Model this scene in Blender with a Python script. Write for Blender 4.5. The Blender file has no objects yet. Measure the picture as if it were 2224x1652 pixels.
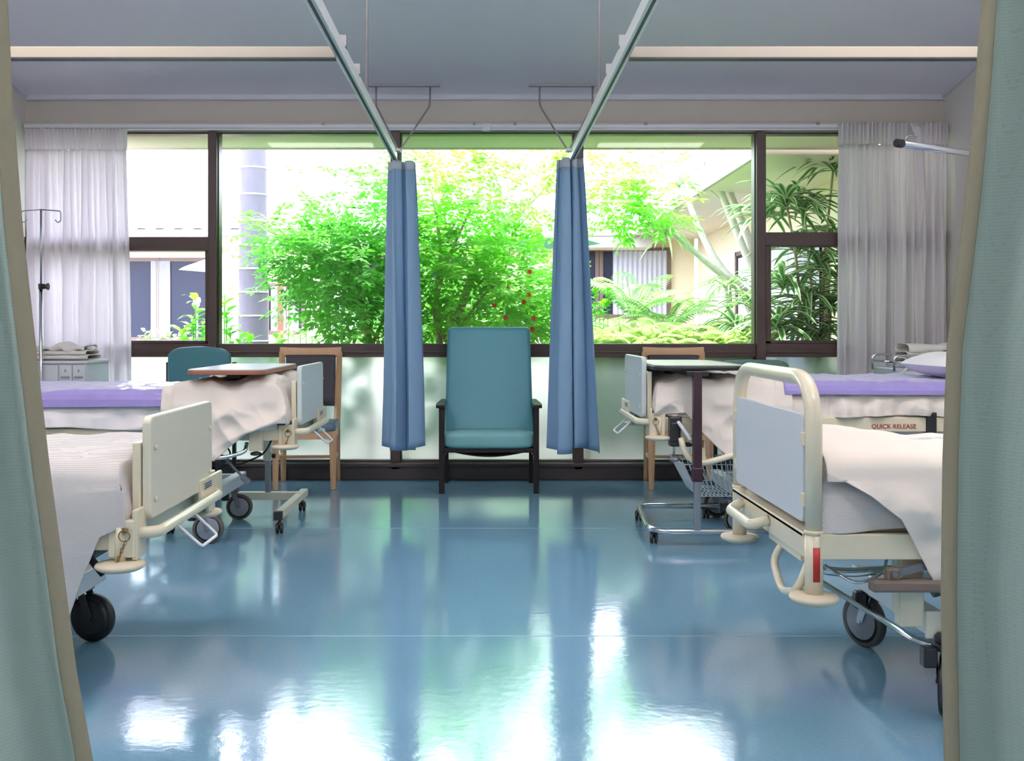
import bpy, bmesh, math, random
from math import sin, cos, pi, radians as R
from mathutils import Vector as V, Matrix, noise

sc = bpy.context.scene
COL = sc.collection
# ------------------------------------------------------------------ camera
F, H, VX, VY = 2200.0, 1.15, 1055.0, 715.0        # focal length in px, eye height, vanishing point
cd = bpy.data.cameras.new('camera'); cam = bpy.data.objects.new('camera', cd); COL.objects.link(cam)
cam.location = (0, 0, H); cam.rotation_euler = (R(90), 0, 0)
cd.sensor_width = 36; cd.lens = 36 * F / 2224
cd.shift_x = (1112 - VX) / 2224; cd.shift_y = -(826 - VY) / 2224
cd.clip_start = .05; cd.clip_end = 200
sc.camera = cam
# ------------------------------------------------------------------ colour management, sampling
sc.view_settings.view_transform = 'Standard'; sc.view_settings.look = 'None'
sc.view_settings.gamma = 1; sc.view_settings.use_curve_mapping = False
sc.view_settings.exposure = 0.0
cy = sc.cycles
cy.use_denoising = True; cy.max_bounces = 10; cy.diffuse_bounces = 5; cy.glossy_bounces = 4
cy.transmission_bounces = 8; cy.transparent_max_bounces = 12; cy.sample_clamp_indirect = 6
cy.caustics_reflective = False; cy.caustics_refractive = True; cy.blur_glossy = .5
# ------------------------------------------------------------------ world, sun
wd = bpy.data.worlds.new('world'); sc.world = wd; wd.use_nodes = True
wn = wd.node_tree.nodes; wl = wd.node_tree.links
bg = wn['Background']
tc = wn.new('ShaderNodeTexCoord'); sp = wn.new('ShaderNodeSeparateXYZ'); rp = wn.new('ShaderNodeValToRGB')
wl.new(tc.outputs['Generated'], sp.inputs[0]); wl.new(sp.outputs['Z'], rp.inputs[0]); wl.new(rp.outputs[0], bg.inputs['Color'])
rp.color_ramp.elements[0].color = (.84, .86, 1, 1); rp.color_ramp.elements[1].color = (.76, .80, 1, 1)
bg.inputs['Strength'].default_value = 12.5
sd = bpy.data.lights.new('sun', 'SUN'); sun = bpy.data.objects.new('sun', sd); COL.objects.link(sun)
sd.energy = 15; sd.angle = R(1.5); sd.color = (1, .95, .86)
sun.rotation_euler = V((.30, -.27, -1)).to_track_quat('-Z', 'Y').to_euler()

def area(name, loc, sx, sy, power, col, rot=(0, 0, 0)):
    d = bpy.data.lights.new(name, 'AREA'); o = bpy.data.objects.new(name, d); COL.objects.link(o)
    d.shape = 'RECTANGLE'; d.size = sx; d.size_y = sy; d.energy = power; d.color = col
    o.location = loc; o.rotation_euler = rot
    return o
# made-up up-and-down luminaires, added out of view to brighten room and ceiling
FILL_LAMPS = [(-1.9, 3.9), (1.9, 3.9), (-1.9, 1.4), (1.9, 1.4), (-1.9, -1.2), (1.9, -1.2)]
WALL_Y, XL, XR = 7.78, -3.53, 3.52
def ceil_z(y): return 2.943 + .2 * (WALL_Y - y) if y > 3.4 else 2.943 + .2 * (WALL_Y - 3.4)
for lx, ly in FILL_LAMPS:
    area('fill_down_light', (lx, ly, 3.28), 1.2, .3, 23, (1, .955, .90))
    area('fill_up_light', (lx, ly, 3.36), 1.2, .3, 88, (1, .965, 1), (R(180), 0, 0))

# ------------------------------------------------------------------ helpers
def lin(c):
    if isinstance(c, str):
        c = [int(c[i:i+2], 16) / 255 for i in (0, 2, 4)]
    return tuple(((x / 12.92) if x <= .04045 else ((x + .055) / 1.055) ** 2.4) for x in c) + (1,)

def mat(name, col, rough=.5, metal=0, noise_amt=0, nscale=20, bump=0, bscale=200, coat=0, sheen=0, trans=0, spec=.5, stretch=None):
    m = bpy.data.materials.new(name); m.use_nodes = True
    nt = m.node_tree; n = nt.nodes; l = nt.links; b = n['Principled BSDF']
    c = lin(col)
    b.inputs['Base Color'].default_value = c
    b.inputs['Roughness'].default_value = rough; b.inputs['Metallic'].default_value = metal
    b.inputs['Specular IOR Level'].default_value = spec
    b.inputs['Coat Weight'].default_value = coat; b.inputs['Coat Roughness'].default_value = .08
    b.inputs['Sheen Weight'].default_value = sheen
    t = n.new('ShaderNodeTexCoord'); mp = n.new('ShaderNodeMapping'); l.new(t.outputs['Object'], mp.inputs[0])
    if stretch: mp.inputs['Scale'].default_value = stretch
    nz = n.new('ShaderNodeTexNoise'); nz.inputs['Scale'].default_value = nscale; nz.inputs['Detail'].default_value = 4
    l.new(mp.outputs[0], nz.inputs[0])
    mx = n.new('ShaderNodeMix'); mx.data_type = 'RGBA'; l.new(nz.outputs['Fac'], mx.inputs['Factor'])
    a = max(noise_amt, .02)
    mx.inputs[6].default_value = tuple(x * (1 - a) for x in c[:3]) + (1,)
    mx.inputs[7].default_value = tuple(min(1, x * (1 + a)) for x in c[:3]) + (1,)
    l.new(mx.outputs[2], b.inputs['Base Color'])
    if bump:
        bz = n.new('ShaderNodeTexNoise'); bz.inputs['Scale'].default_value = bscale; l.new(mp.outputs[0], bz.inputs[0])
        bp = n.new('ShaderNodeBump'); bp.inputs['Strength'].default_value = bump; bp.inputs['Distance'].default_value = .004
        l.new(bz.outputs['Fac'], bp.inputs['Height']); l.new(bp.outputs[0], b.inputs['Normal'])
    if trans:
        tr = n.new('ShaderNodeBsdfTranslucent'); ms = n.new('ShaderNodeMixShader'); ms.inputs[0].default_value = trans
        l.new(mx.outputs[2], tr.inputs[0]); l.new(b.outputs[0], ms.inputs[1]); l.new(tr.outputs[0], ms.inputs[2])
        l.new(ms.outputs[0], n['Material Output'].inputs[0])
    return m

def weave(name, col, col2, scale, bump=.3, trans=0, sx=1, sz=1, rough=.8):
    """fabric with a fine woven grid"""
    m = mat(name, col, rough, trans=trans)
    nt = m.node_tree; n = nt.nodes; l = nt.links; b = n['Principled BSDF']
    mp = [x for x in n if x.type == 'MAPPING'][0]
    br = n.new('ShaderNodeTexBrick'); br.inputs['Scale'].default_value = scale
    br.inputs['Color1'].default_value = lin(col); br.inputs['Color2'].default_value = lin(col)
    br.inputs['Mortar'].default_value = lin(col2); br.inputs['Mortar Size'].default_value = .06
    br.inputs['Mortar Smooth'].default_value = .5
    br.inputs['Brick Width'].default_value = .8 * sx; br.inputs['Row Height'].default_value = .35 * sz
    cx = n.new('ShaderNodeSeparateXYZ'); cb = n.new('ShaderNodeCombineXYZ'); ad = n.new('ShaderNodeMath'); ad.operation = 'ADD'
    l.new(mp.outputs[0], cx.inputs[0]); l.new(cx.outputs[0], ad.inputs[0]); l.new(cx.outputs[1], ad.inputs[1])
    l.new(ad.outputs[0], cb.inputs[0]); l.new(cx.outputs[2], cb.inputs[1]); l.new(cb.outputs[0], br.inputs[0])
    l.new(br.outputs['Color'], b.inputs['Base Color'])
    for x in n:
        if x.type == 'BSDF_TRANSLUCENT': l.new(br.outputs['Color'], x.inputs[0])
    bp = n.new('ShaderNodeBump'); bp.inputs['Strength'].default_value = bump; bp.inputs['Distance'].default_value = .002
    bp.invert = True
    l.new(br.outputs['Fac'], bp.inputs['Height']); l.new(bp.outputs[0], b.inputs['Normal'])
    return m

def leafmat(name, col, trans=.5, amt=.35, rough=.45):
    m = mat(name, col, rough, noise_amt=amt, nscale=3.5, trans=trans)
    return m

M = {}
M['wall'] = mat('wall_paint', 'ddd8d3', .7, noise_amt=.02, nscale=3, bump=.05, bscale=120)
M['bulkhead'] = mat('bulkhead_paint', 'cdc5bb', .7, noise_amt=.02, nscale=3)
M['ceiling'] = mat('ceiling_paint', 'efecf4', .75, noise_amt=.01, nscale=2)
M['cornice'] = mat('cornice_paint', 'dcdde4', .6)
M['brown'] = mat('window_frame_brown', '3d2c27', .42, noise_amt=.12, nscale=12, bump=.1, bscale=40, stretch=(1, 1, 6))
M['plinth'] = mat('plinth_dark', '3a3030', .4, noise_amt=.15, nscale=9)
M['white_metal'] = mat('white_metal', 'e6e8ea', .35)
M['track'] = mat('track_enamel', 'e0e2e2', .35)
M['track_side'] = mat('cross_track_enamel', 'b5aa9a', .45)
M['dark_slot'] = mat('track_slot', '30343a', .5)
M['rod'] = mat('rod_grey', '9a9798', .4, metal=.3)
M['cream'] = mat('cream_enamel', 'e4d9be', .28, noise_amt=.03, nscale=30, coat=.3)
M['ivory'] = mat('ivory_panel', 'ded8c4', .35, noise_amt=.02)
M['panel_white'] = mat('panel_white', 'cfd2d8', .4, noise_amt=.015)
M['panel_teal'] = mat('panel_pale_grey', 'cdd6d6', .35)
M['bumper'] = mat('bumper_plastic', 'd9cdb4', .55, noise_amt=.06, nscale=25)
M['chrome'] = mat('chrome', 'd6dae0', .14, metal=1)
M['steel'] = mat('brushed_steel', 'a9adb4', .32, metal=.9)
M['grey_plastic'] = mat('caster_grey', '6d7076', .45, metal=.3)
M['rubber'] = mat('caster_rubber', '4b4744', .6)
M['wheel_dark'] = mat('wheel_dark', '14161a', .5)
M['wheel_grey'] = mat('wheel_face_grey', '7e858e', .4, metal=.2)
M['black'] = mat('black_plastic', '121318', .4)
M['taupe'] = mat('taupe_plastic', '6e6055', .5)
M['red'] = mat('red_tape', 'a8201c', .45)
M['letter_red'] = mat('lettering_red', '9c2324', .5)
M['brass'] = mat('brass_ring', '8a6d45', .35, metal=.8)
M['sheet'] = mat('sheet_cotton', 'e8e4e6', .85, noise_amt=.03, nscale=6, bump=.12, bscale=300, sheen=.1)
M['sheet_cream'] = mat('sheet_cream', 'e6dcd2', .85, noise_amt=.03, nscale=6, bump=.12, bscale=300, sheen=.1)
M['knit'] = weave('cellular_blanket', 'e3ddda', 'c3bebd', 60, bump=.8, sx=.4, sz=.9)
M['purple'] = mat('purple_quilt', '9688c8', .75, noise_amt=.12, nscale=14, bump=.8, bscale=28, coat=.35, sheen=.6)
M['blue_curtain'] = mat('blue_curtain', '9dbfdc', .8, noise_amt=.03, nscale=5, trans=.3, sheen=.1)
M['curtain_tape'] = mat('curtain_heading_tape', 'd0d8e2', .8, trans=.2)
M['white_curtain'] = mat('white_curtain', 'fbf8fb', .85, noise_amt=.03, nscale=5, trans=.55)
M['green_curtain'] = weave('green_curtain', '98a99f', '90a197', 70, bump=.12, trans=.12, sx=1.2, sz=1.3)
M['green_hem'] = mat('curtain_hem_lining', '7d7863', .85, noise_amt=.05, nscale=60, bump=.2, trans=.1)
M['teal'] = mat('teal_vinyl', '4f919c', .42, noise_amt=.04, nscale=60, bump=.1, bscale=400)
M['teal_seat'] = mat('teal_seat_vinyl', '74aaac', .4, noise_amt=.03, nscale=60, bump=.1, bscale=400)
M['teal_dark'] = mat('dark_teal_vinyl', '3c7680', .45, noise_amt=.04, nscale=60)
M['green_vinyl'] = mat('dark_green_vinyl', '5c7f77', .4, noise_amt=.04, nscale=60)
M['dark_wood'] = mat('dark_stained_wood', '180f0e', .4, noise_amt=.25, nscale=18, stretch=(1, 1, .15), spec=.3)
M['beech'] = mat('beech_wood', 'dbae84', .42, noise_amt=.1, nscale=22, stretch=(1, 1, .12))
M['stripe'] = mat('striped_upholstery', '3a3438', .8)
M['blue_seat'] = mat('blue_grey_seat', '566f80', .5)
M['table_top'] = mat('laminate_top', 'b9bbc6', .3, noise_amt=.03, nscale=30, coat=.2)
M['table_green'] = mat('laminate_top_green', 'c3c9c0', .32, coat=.15)
M['wood_edge'] = mat('table_edge_brown', '8c5a44', .4)
M['maroon'] = mat('maroon_post', '2a1620', .35, noise_amt=.1)
M['towel'] = mat('towel_cotton', 'e9e5df', .9, noise_amt=.04, nscale=20, bump=.6, bscale=250)
M['cab'] = mat('cabinet_laminate', 'e1e4ea', .4)
M['cab_grey'] = mat('cabinet_grey', 'b9bec8', .4)
M['soffit'] = mat('soffit_paint', 'efe6d8', .8, noise_amt=.05, nscale=2)
M['cream_render'] = mat('cream_render', 'e4dac2', .85, noise_amt=.04, nscale=3)
M['fascia'] = mat('fascia_paint', 'b9b4b4', .6)
M['roofing'] = mat('pale_roofing', 'e8e8ea', .5)
M['bldg_frame'] = mat('window_frame_bronze', '6b5650', .5)
M['bldg_glass'] = mat('dark_window_glass', '2b2e42', .25, spec=.15)
M['net'] = mat('pale_window_curtain', 'b7b9c8', .8)
M['mulch'] = mat('garden_mulch', '54483e', .95, noise_amt=.4, nscale=9, bump=.6, bscale=30)
M['bark_palm'] = None
M['bark'] = mat('pale_bark', 'b39b82', .85, noise_amt=.3, nscale=14, bump=.5, bscale=40)
M['bark_pale'] = mat('silver_bark', 'cfcac6', .85, noise_amt=.15, nscale=25, bump=.5, bscale=60)
M['leaf'] = leafmat('leaf_bright', '7ccb3c', .55, .45)
M['leaf2'] = leafmat('leaf_mid', '66bb42', .5, .4)
M['leaf3'] = leafmat('leaf_broad', '78cf35', .5, .3)
M['fern'] = leafmat('fern_pale', '9fcf7a', .5, .3)
M['fern_low'] = leafmat('fern_light', 'c3e08c', .5, .35)
M['strap'] = leafmat('strap_leaf_green', '4c8c48', .3, .35, .35)
M['strap_edge'] = leafmat('strap_leaf_edge', 'cfdcab', .3, .1, .4)
M['spiky'] = leafmat('spiky_leaf', '8fb878', .4, .3)
M['yellow_leaf'] = leafmat('yellow_leaf', 'e0a83a', .4, .2)
M['flower'] = mat('red_flower', 'e0452c', .6, trans=.3)
M['parasol_white'] = mat('parasol_white', 'f2f2f0', .8, trans=.4)
M['parasol_green'] = mat('parasol_green', '7fb7a0', .8, trans=.3)
M['wire'] = mat('white_coated_wire', 'edf1f6', .35)
M['sticker'] = mat('rating_sticker', 'c9cbcc', .5)

# striped chair upholstery
nt = M['stripe'].node_tree; n = nt.nodes; l = nt.links
wv = n.new('ShaderNodeTexWave'); wv.inputs['Scale'].default_value = 26; wv.inputs['Distortion'].default_value = 1.5
tcn = [x for x in n if x.type == 'TEX_COORD'][0]; l.new(tcn.outputs['Object'], wv.inputs[0])
cr = n.new('ShaderNodeValToRGB'); cr.color_ramp.elements[0].color = lin('2c2d38'); cr.color_ramp.elements[1].color = lin('4b4446')
l.new(wv.outputs[0], cr.inputs[0]); l.new(cr.outputs[0], n['Principled BSDF'].inputs['Base Color'])

# palm trunk: grey with pale leaf-scar rings
m = mat('palm_bark', '5c5964', .85, noise_amt=.2, nscale=20, bump=.3, bscale=60, stretch=(1, 1, .3)); M['bark_palm'] = m
M['ring_scar'] = mat('palm_ring_scar', 'a9a6ab', .85)

# floor vinyl: blue-green, glossy, fine mottling, welded seams
m = mat('floor_vinyl', '7098b0', .16, noise_amt=.16, nscale=90, spec=.85); M['floor'] = m
nt = m.node_tree; n = nt.nodes; l = nt.links; b = n['Principled BSDF']
tcn = [x for x in n if x.type == 'TEX_COORD'][0]
n1 = n.new('ShaderNodeTexNoise'); n1.inputs['Scale'].default_value = 3; n1.inputs['Detail'].default_value = 6; l.new(tcn.outputs['Object'], n1.inputs[0])
mr = n.new('ShaderNodeMapRange'); mr.inputs[1].default_value = .3; mr.inputs[2].default_value = .7; mr.inputs[3].default_value = .07; mr.inputs[4].default_value = .14
l.new(n1.outputs['Fac'], mr.inputs[0]); l.new(mr.outputs[0], b.inputs['Roughness'])
n2 = n.new('ShaderNodeTexNoise'); n2.inputs['Scale'].default_value = 26; n2.inputs['Detail'].default_value = 3; l.new(tcn.outputs['Object'], n2.inputs[0])
n3 = n.new('ShaderNodeTexNoise'); n3.inputs['Scale'].default_value = 220; l.new(tcn.outputs['Object'], n3.inputs[0])
ad = n.new('ShaderNodeMath'); ad.operation = 'MULTIPLY_ADD'; ad.inputs[1].default_value = .12; l.new(n3.outputs['Fac'], ad.inputs[0]); l.new(n2.outputs['Fac'], ad.inputs[2])
bp = n.new('ShaderNodeBump'); bp.inputs['Strength'].default_value = .16; bp.inputs['Distance'].default_value = .0025
l.new(ad.outputs[0], bp.inputs['Height']); l.new(bp.outputs[0], b.inputs['Normal'])
M['seam'] = mat('floor_weld', '8fb6c4', .3)

def glassmat(name):
    m = bpy.data.materials.new(name); m.use_nodes = True; n = m.node_tree.nodes; l = m.node_tree.links
    n.remove(n['Principled BSDF'])
    t = n.new('ShaderNodeBsdfTransparent'); g = n.new('ShaderNodeBsdfGlossy'); fr = n.new('ShaderNodeFresnel'); mx = n.new('ShaderNodeMixShader')
    t.inputs[0].default_value = (.97, .985, .975, 1); g.inputs['Roughness'].default_value = .02; fr.inputs[0].default_value = 1.25
    l.new(fr.outputs[0], mx.inputs[0]); l.new(t.outputs[0], mx.inputs[1]); l.new(g.outputs[0], mx.inputs[2])
    l.new(mx.outputs[0], n['Material Output'].inputs[0]); return m
M['glass'] = glassmat('clear_glass')
def frostmat():
    m = bpy.data.materials.new('frosted_glass'); m.use_nodes = True; n = m.node_tree.nodes; l = m.node_tree.links
    n.remove(n['Principled BSDF'])
    rf = n.new('ShaderNodeBsdfRefraction'); rf.inputs['Roughness'].default_value = .3; rf.inputs['IOR'].default_value = 1.3
    rf.inputs['Color'].default_value = (.88, .95, .98, 1)
    tl = n.new('ShaderNodeBsdfTranslucent'); tl.inputs[0].default_value = (.85, .9, .9, 1)
    mx = n.new('ShaderNodeMixShader'); mx.inputs[0].default_value = .2
    l.new(rf.outputs[0], mx.inputs[1]); l.new(tl.outputs[0], mx.inputs[2]); l.new(mx.outputs[0], n['Material Output'].inputs[0])
    return m
M['frost'] = frostmat()
def emis(name, col, s):
    m = bpy.data.materials.new(name); m.use_nodes = True; b = m.node_tree.nodes['Principled BSDF']
    b.inputs['Base Color'].default_value = lin(col); b.inputs['Emission Color'].default_value = lin(col); b.inputs['Emission Strength'].default_value = s
    return m
M['diffuser'] = emis('fill_lamp_diffuser', 'fff4e4', 3)

ORG = {}
def root_of(o):
    while o.parent: o = o.parent
    return o
def tag(o, label=None, cat=None, group=None, kind=None):
    if label: o['label'] = label
    if cat: o['category'] = cat
    if group: o['group'] = group
    if kind: o['kind'] = kind
    return o
def thing(name, label, cat, loc=(0, 0, 0), rot=0, group=None, kind=None, local=False):
    o = bpy.data.objects.new(name, None); COL.objects.link(o); o.empty_display_size = .1
    o.location = loc; o.rotation_euler = (0, 0, rot)
    ORG[o.name] = V((0, 0, 0)) if local else V(loc)
    return tag(o, label, cat, group, kind)
def copytree(o, parent=None):
    c = o.copy(); COL.objects.link(c)
    if parent: c.parent = parent
    for ch in list(o.children): copytree(ch, c)
    return c
def at(x, y, Y): return V(((x - VX) * Y / F, Y, H - (y - VY) * Y / F))
def px(x, Y): return (x - VX) * Y / F
def pz(y, Y): return H - (y - VY) * Y / F

class MB:
    def __init__(s): s.bm = bmesh.new(); s.mi = 0
    def _f(s, vs, smooth=False):
        try:
            f = s.bm.faces.new(vs); f.smooth = smooth; f.material_index = s.mi; return f
        except ValueError: return None
    def box(s, x0, x1, y0, y1, z0, z1, mx=None):
        x0, x1 = min(x0, x1), max(x0, x1); y0, y1 = min(y0, y1), max(y0, y1); z0, z1 = min(z0, z1), max(z0, z1)
        p = [V((x, y, z)) for z in (z0, z1) for y in (y0, y1) for x in (x0, x1)]
        if mx: p = [mx @ q for q in p]
        v = [s.bm.verts.new(q) for q in p]
        for q in ((0, 2, 3, 1), (4, 5, 7, 6), (0, 1, 5, 4), (2, 6, 7, 3), (0, 4, 6, 2), (1, 3, 7, 5)): s._f([v[i] for i in q])
        return s
    def bar(s, p0, p1, w, h, up=(0, 0, 1)):
        p0, p1 = V(p0), V(p1); d = (p1 - p0); L = d.length; d.normalize(); up = V(up)
        sd = d.cross(up)
        if sd.length < 1e-4: sd = d.cross(V((0, 1, 0)))
        sd.normalize(); u = sd.cross(d)
        mx = Matrix((sd, d, u)).transposed().to_4x4(); mx.translation = p0
        return s.box(-w / 2, w / 2, 0, L, -h / 2, h / 2, mx)
    def tube(s, pts, r, seg=10, closed=False, rad=None):
        pts = [V(p) for p in pts]; n = len(pts); rings = []
        prev = None
        for i, p in enumerate(pts):
            if closed: d = pts[(i + 1) % n] - pts[i - 1]
            else: d = pts[min(i + 1, n - 1)] - pts[max(i - 1, 0)]
            d.normalize()
            if prev is None:
                a = d.cross(V((0, 0, 1)))
                if a.length < .05: a = d.cross(V((0, 1, 0)))
            else: a = prev - d * prev.dot(d)
            a.normalize(); prev = a; b = d.cross(a)
            rr = rad[i] if rad else r
            rings.append([s.bm.verts.new(p + (a * cos(2 * pi * k / seg) + b * sin(2 * pi * k / seg)) * rr) for k in range(seg)])
        m = n if closed else n - 1
        for i in range(m):
            A, B = rings[i], rings[(i + 1) % n]
            for k in range(seg): s._f([A[k], A[(k + 1) % seg], B[(k + 1) % seg], B[k]], True)
        if not closed:
            s._f(list(reversed(rings[0]))); s._f(rings[-1])
        return s
    def lathe(s, prof, c=(0, 0, 0), axis=(0, 0, 1), seg=24):
        c = V(c); ax = V(axis).normalized(); a = ax.cross(V((0, 0, 1)))
        if a.length < .05: a = V((1, 0, 0))
        a.normalize(); b = ax.cross(a); rings = []
        for r, z in prof:
            rings.append([s.bm.verts.new(c + ax * z + (a * cos(2 * pi * k / seg) + b * sin(2 * pi * k / seg)) * max(r, 1e-4)) for k in range(seg)])
        for i in range(len(rings) - 1):
            for k in range(seg): s._f([rings[i][k], rings[i][(k + 1) % seg], rings[i + 1][(k + 1) % seg], rings[i + 1][k]], True)
        s._f(list(reversed(rings[0]))); s._f(rings[-1])
        return s
    def grid(s, fn, nu, nv, smooth=True, cap=False):
        g = [[s.bm.verts.new(fn(i / nu, j / nv)) for j in range(nv + 1)] for i in range(nu + 1)]
        for i in range(nu):
            for j in range(nv): s._f([g[i][j], g[i + 1][j], g[i + 1][j + 1], g[i][j + 1]], smooth)
        return s
    def prism(s, pts, axis, t0, t1):
        """outline pts (2D) extruded along an axis ('x','y','z') from t0 to t1"""
        def P(p, t):
            return {'x': V((t, p[0], p[1])), 'y': V((p[0], t, p[1])), 'z': V((p[0], p[1], t))}[axis]
        A = [s.bm.verts.new(P(p, t0)) for p in pts]; B = [s.bm.verts.new(P(p, t1)) for p in pts]
        k = len(pts)
        for i in range(k): s._f([A[i], A[(i + 1) % k], B[(i + 1) % k], B[i]])
        s._f(list(reversed(A))); s._f(B); return s
    def build(s, name, mats, parent=None, bevel=0, bseg=2, solid=0, sub=0, smooth=None, offset=0):
        bmesh.ops.recalc_face_normals(s.bm, faces=s.bm.faces)
        if parent:
            o_ = ORG[root_of(parent).name]
            if o_.length: bmesh.ops.translate(s.bm, vec=-o_, verts=s.bm.verts)
        me = bpy.data.meshes.new(name); s.bm.to_mesh(me); s.bm.free()
        if smooth is not None:
            for p in me.polygons: p.use_smooth = smooth
        for mm in (mats if isinstance(mats, (list, tuple)) else [mats]): me.materials.append(mm)
        o = bpy.data.objects.new(name, me); COL.objects.link(o)
        if parent: o.parent = parent
        if sub:
            d = o.modifiers.new('sub', 'SUBSURF'); d.levels = sub; d.render_levels = sub
        if solid:
            d = o.modifiers.new('solid', 'SOLIDIFY'); d.thickness = solid; d.offset = offset
        if bevel:
            d = o.modifiers.new('bevel', 'BEVEL'); d.width = bevel; d.segments = bseg; d.limit_method = 'ANGLE'; d.angle_limit = R(40)
            d.harden_normals = False
        return o
def rrect(x0, x1, y0, y1, r, seg=6, rs=None):
    """rounded rectangle outline; rs = four corner radii (x0y0, x1y0, x1y1, x0y1)"""
    rs = rs or [r] * 4; out = []
    for (cx, cy_, a0, q) in ((x0, y0, 180, rs[0]), (x1, y0, 270, rs[1]), (x1, y1, 0, rs[2]), (x0, y1, 90, rs[3])):
        q = max(q, .0005)
        ccx = cx + q if cx == x0 else cx - q; ccy = cy_ + q if cy_ == y0 else cy_ - q
        for k in range(seg + 1):
            a = R(a0 + 90 * k / seg); out.append((ccx + q * cos(a), ccy + q * sin(a)))
    return out
def arcpts(pts, r, seg=6):
    """polyline with its inner corners rounded"""
    pts = [V(p) for p in pts]; out = [pts[0]]
    for i in range(1, len(pts) - 1):
        a = (pts[i - 1] - pts[i]); b = (pts[i + 1] - pts[i]); q = min(r, a.length * .48, b.length * .48)
        a = pts[i] + a.normalized() * q; b = pts[i] + b.normalized() * q
        for k in range(seg + 1):
            t = k / seg; out.append(a * (1 - t) ** 2 + pts[i] * 2 * t * (1 - t) + b * t * t)
    out.append(pts[-1]); return out
def interp(tab, x):
    if x <= tab[0][0]: return tab[0][1]
    for (a, b), (c, d) in zip(tab, tab[1:]):
        if x <= c: return b + (d - b) * (x - a) / (c - a)
    return tab[-1][1]
def nz(*a): return noise.noise(V(a))

# ================================================================== the room shell
BACK_Y = -3.0
b = MB(); b.box(XL - .15, XR + .15, BACK_Y, WALL_Y + .1, -.1, 0)
fl = b.build('floor', M['floor']); tag(fl, kind='structure')
for i, yy in enumerate((5.86, 3.80)):
    b = MB(); b.box(XL, XR, yy - .003, yy + .003, 0, .0006); tag(b.build('trim_%d' % (i + 1), M['seam']), kind='structure')
b = MB(); b.prism([(WALL_Y + .02, ceil_z(WALL_Y + .02)), (3.4, ceil_z(3.4)), (BACK_Y, ceil_z(BACK_Y)), (BACK_Y, ceil_z(BACK_Y) + .15), (3.4, ceil_z(3.4) + .15), (WALL_Y + .02, ceil_z(WALL_Y) + .15)], 'x', XL - .15, XR + .15)
tag(b.build('ceiling', M['ceiling']), kind='structure')
b = MB(); b.box(XL - .15, XL, BACK_Y, WALL_Y + .12, 0, 3.9); tag(b.build('wall_left', M['wall']), kind='structure')
b = MB(); b.box(XR, XR + .15, BACK_Y, WALL_Y + .12, 0, 3.9); tag(b.build('wall_right', M['wall']), kind='structure')
HEAD = pz(288, WALL_Y)
b = MB(); b.box(XL, XR, WALL_Y, WALL_Y + .12, HEAD, 3.05); tag(b.build('wall_front', M['bulkhead']), kind='structure')
# wall behind the camera
b = MB(); b.box(XL, XR, BACK_Y - .12, BACK_Y, 0, 3.9)
tag(b.build('wall_back', M['wall']), kind='structure')
# cornice strips
b = MB(); b.box(XL, XR, WALL_Y - .03, WALL_Y, ceil_z(WALL_Y) - .035, ceil_z(WALL_Y) + .01); tag(b.build('trim_3', M['cornice'], bevel=.01), kind='structure')
for i, xx in enumerate((XL, XR)):
    d = .03 if i == 0 else -.03
    b = MB(); mx = None
    b.prism([(WALL_Y, ceil_z(WALL_Y) - .03), (3.4, ceil_z(3.4) - .03), (3.4, ceil_z(3.4) + .01), (WALL_Y, ceil_z(WALL_Y) + .01)], 'x', xx, xx + d)
    tag(b.build('trim_%d' % (4 + i), M['cornice']), kind='structure')
b = MB(); b.box(XL, XR, WALL_Y - .05, WALL_Y + .12, 0, pz(1001, WALL_Y) - .004)
b.box(XL, XR, WALL_Y - .062, WALL_Y, pz(1012, WALL_Y), pz(1004, WALL_Y))
tag(b.build('baseboard_front', M['plinth'], bevel=.004), kind='structure')
for i, (xx, d) in enumerate(((XL, .012), (XR, -.012))):
    b = MB(); b.box(xx, xx + d, BACK_Y, WALL_Y - .07, 0, .1); tag(b.build('baseboard_' + ('left', 'right')[i], M['plinth']), kind='structure')

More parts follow.
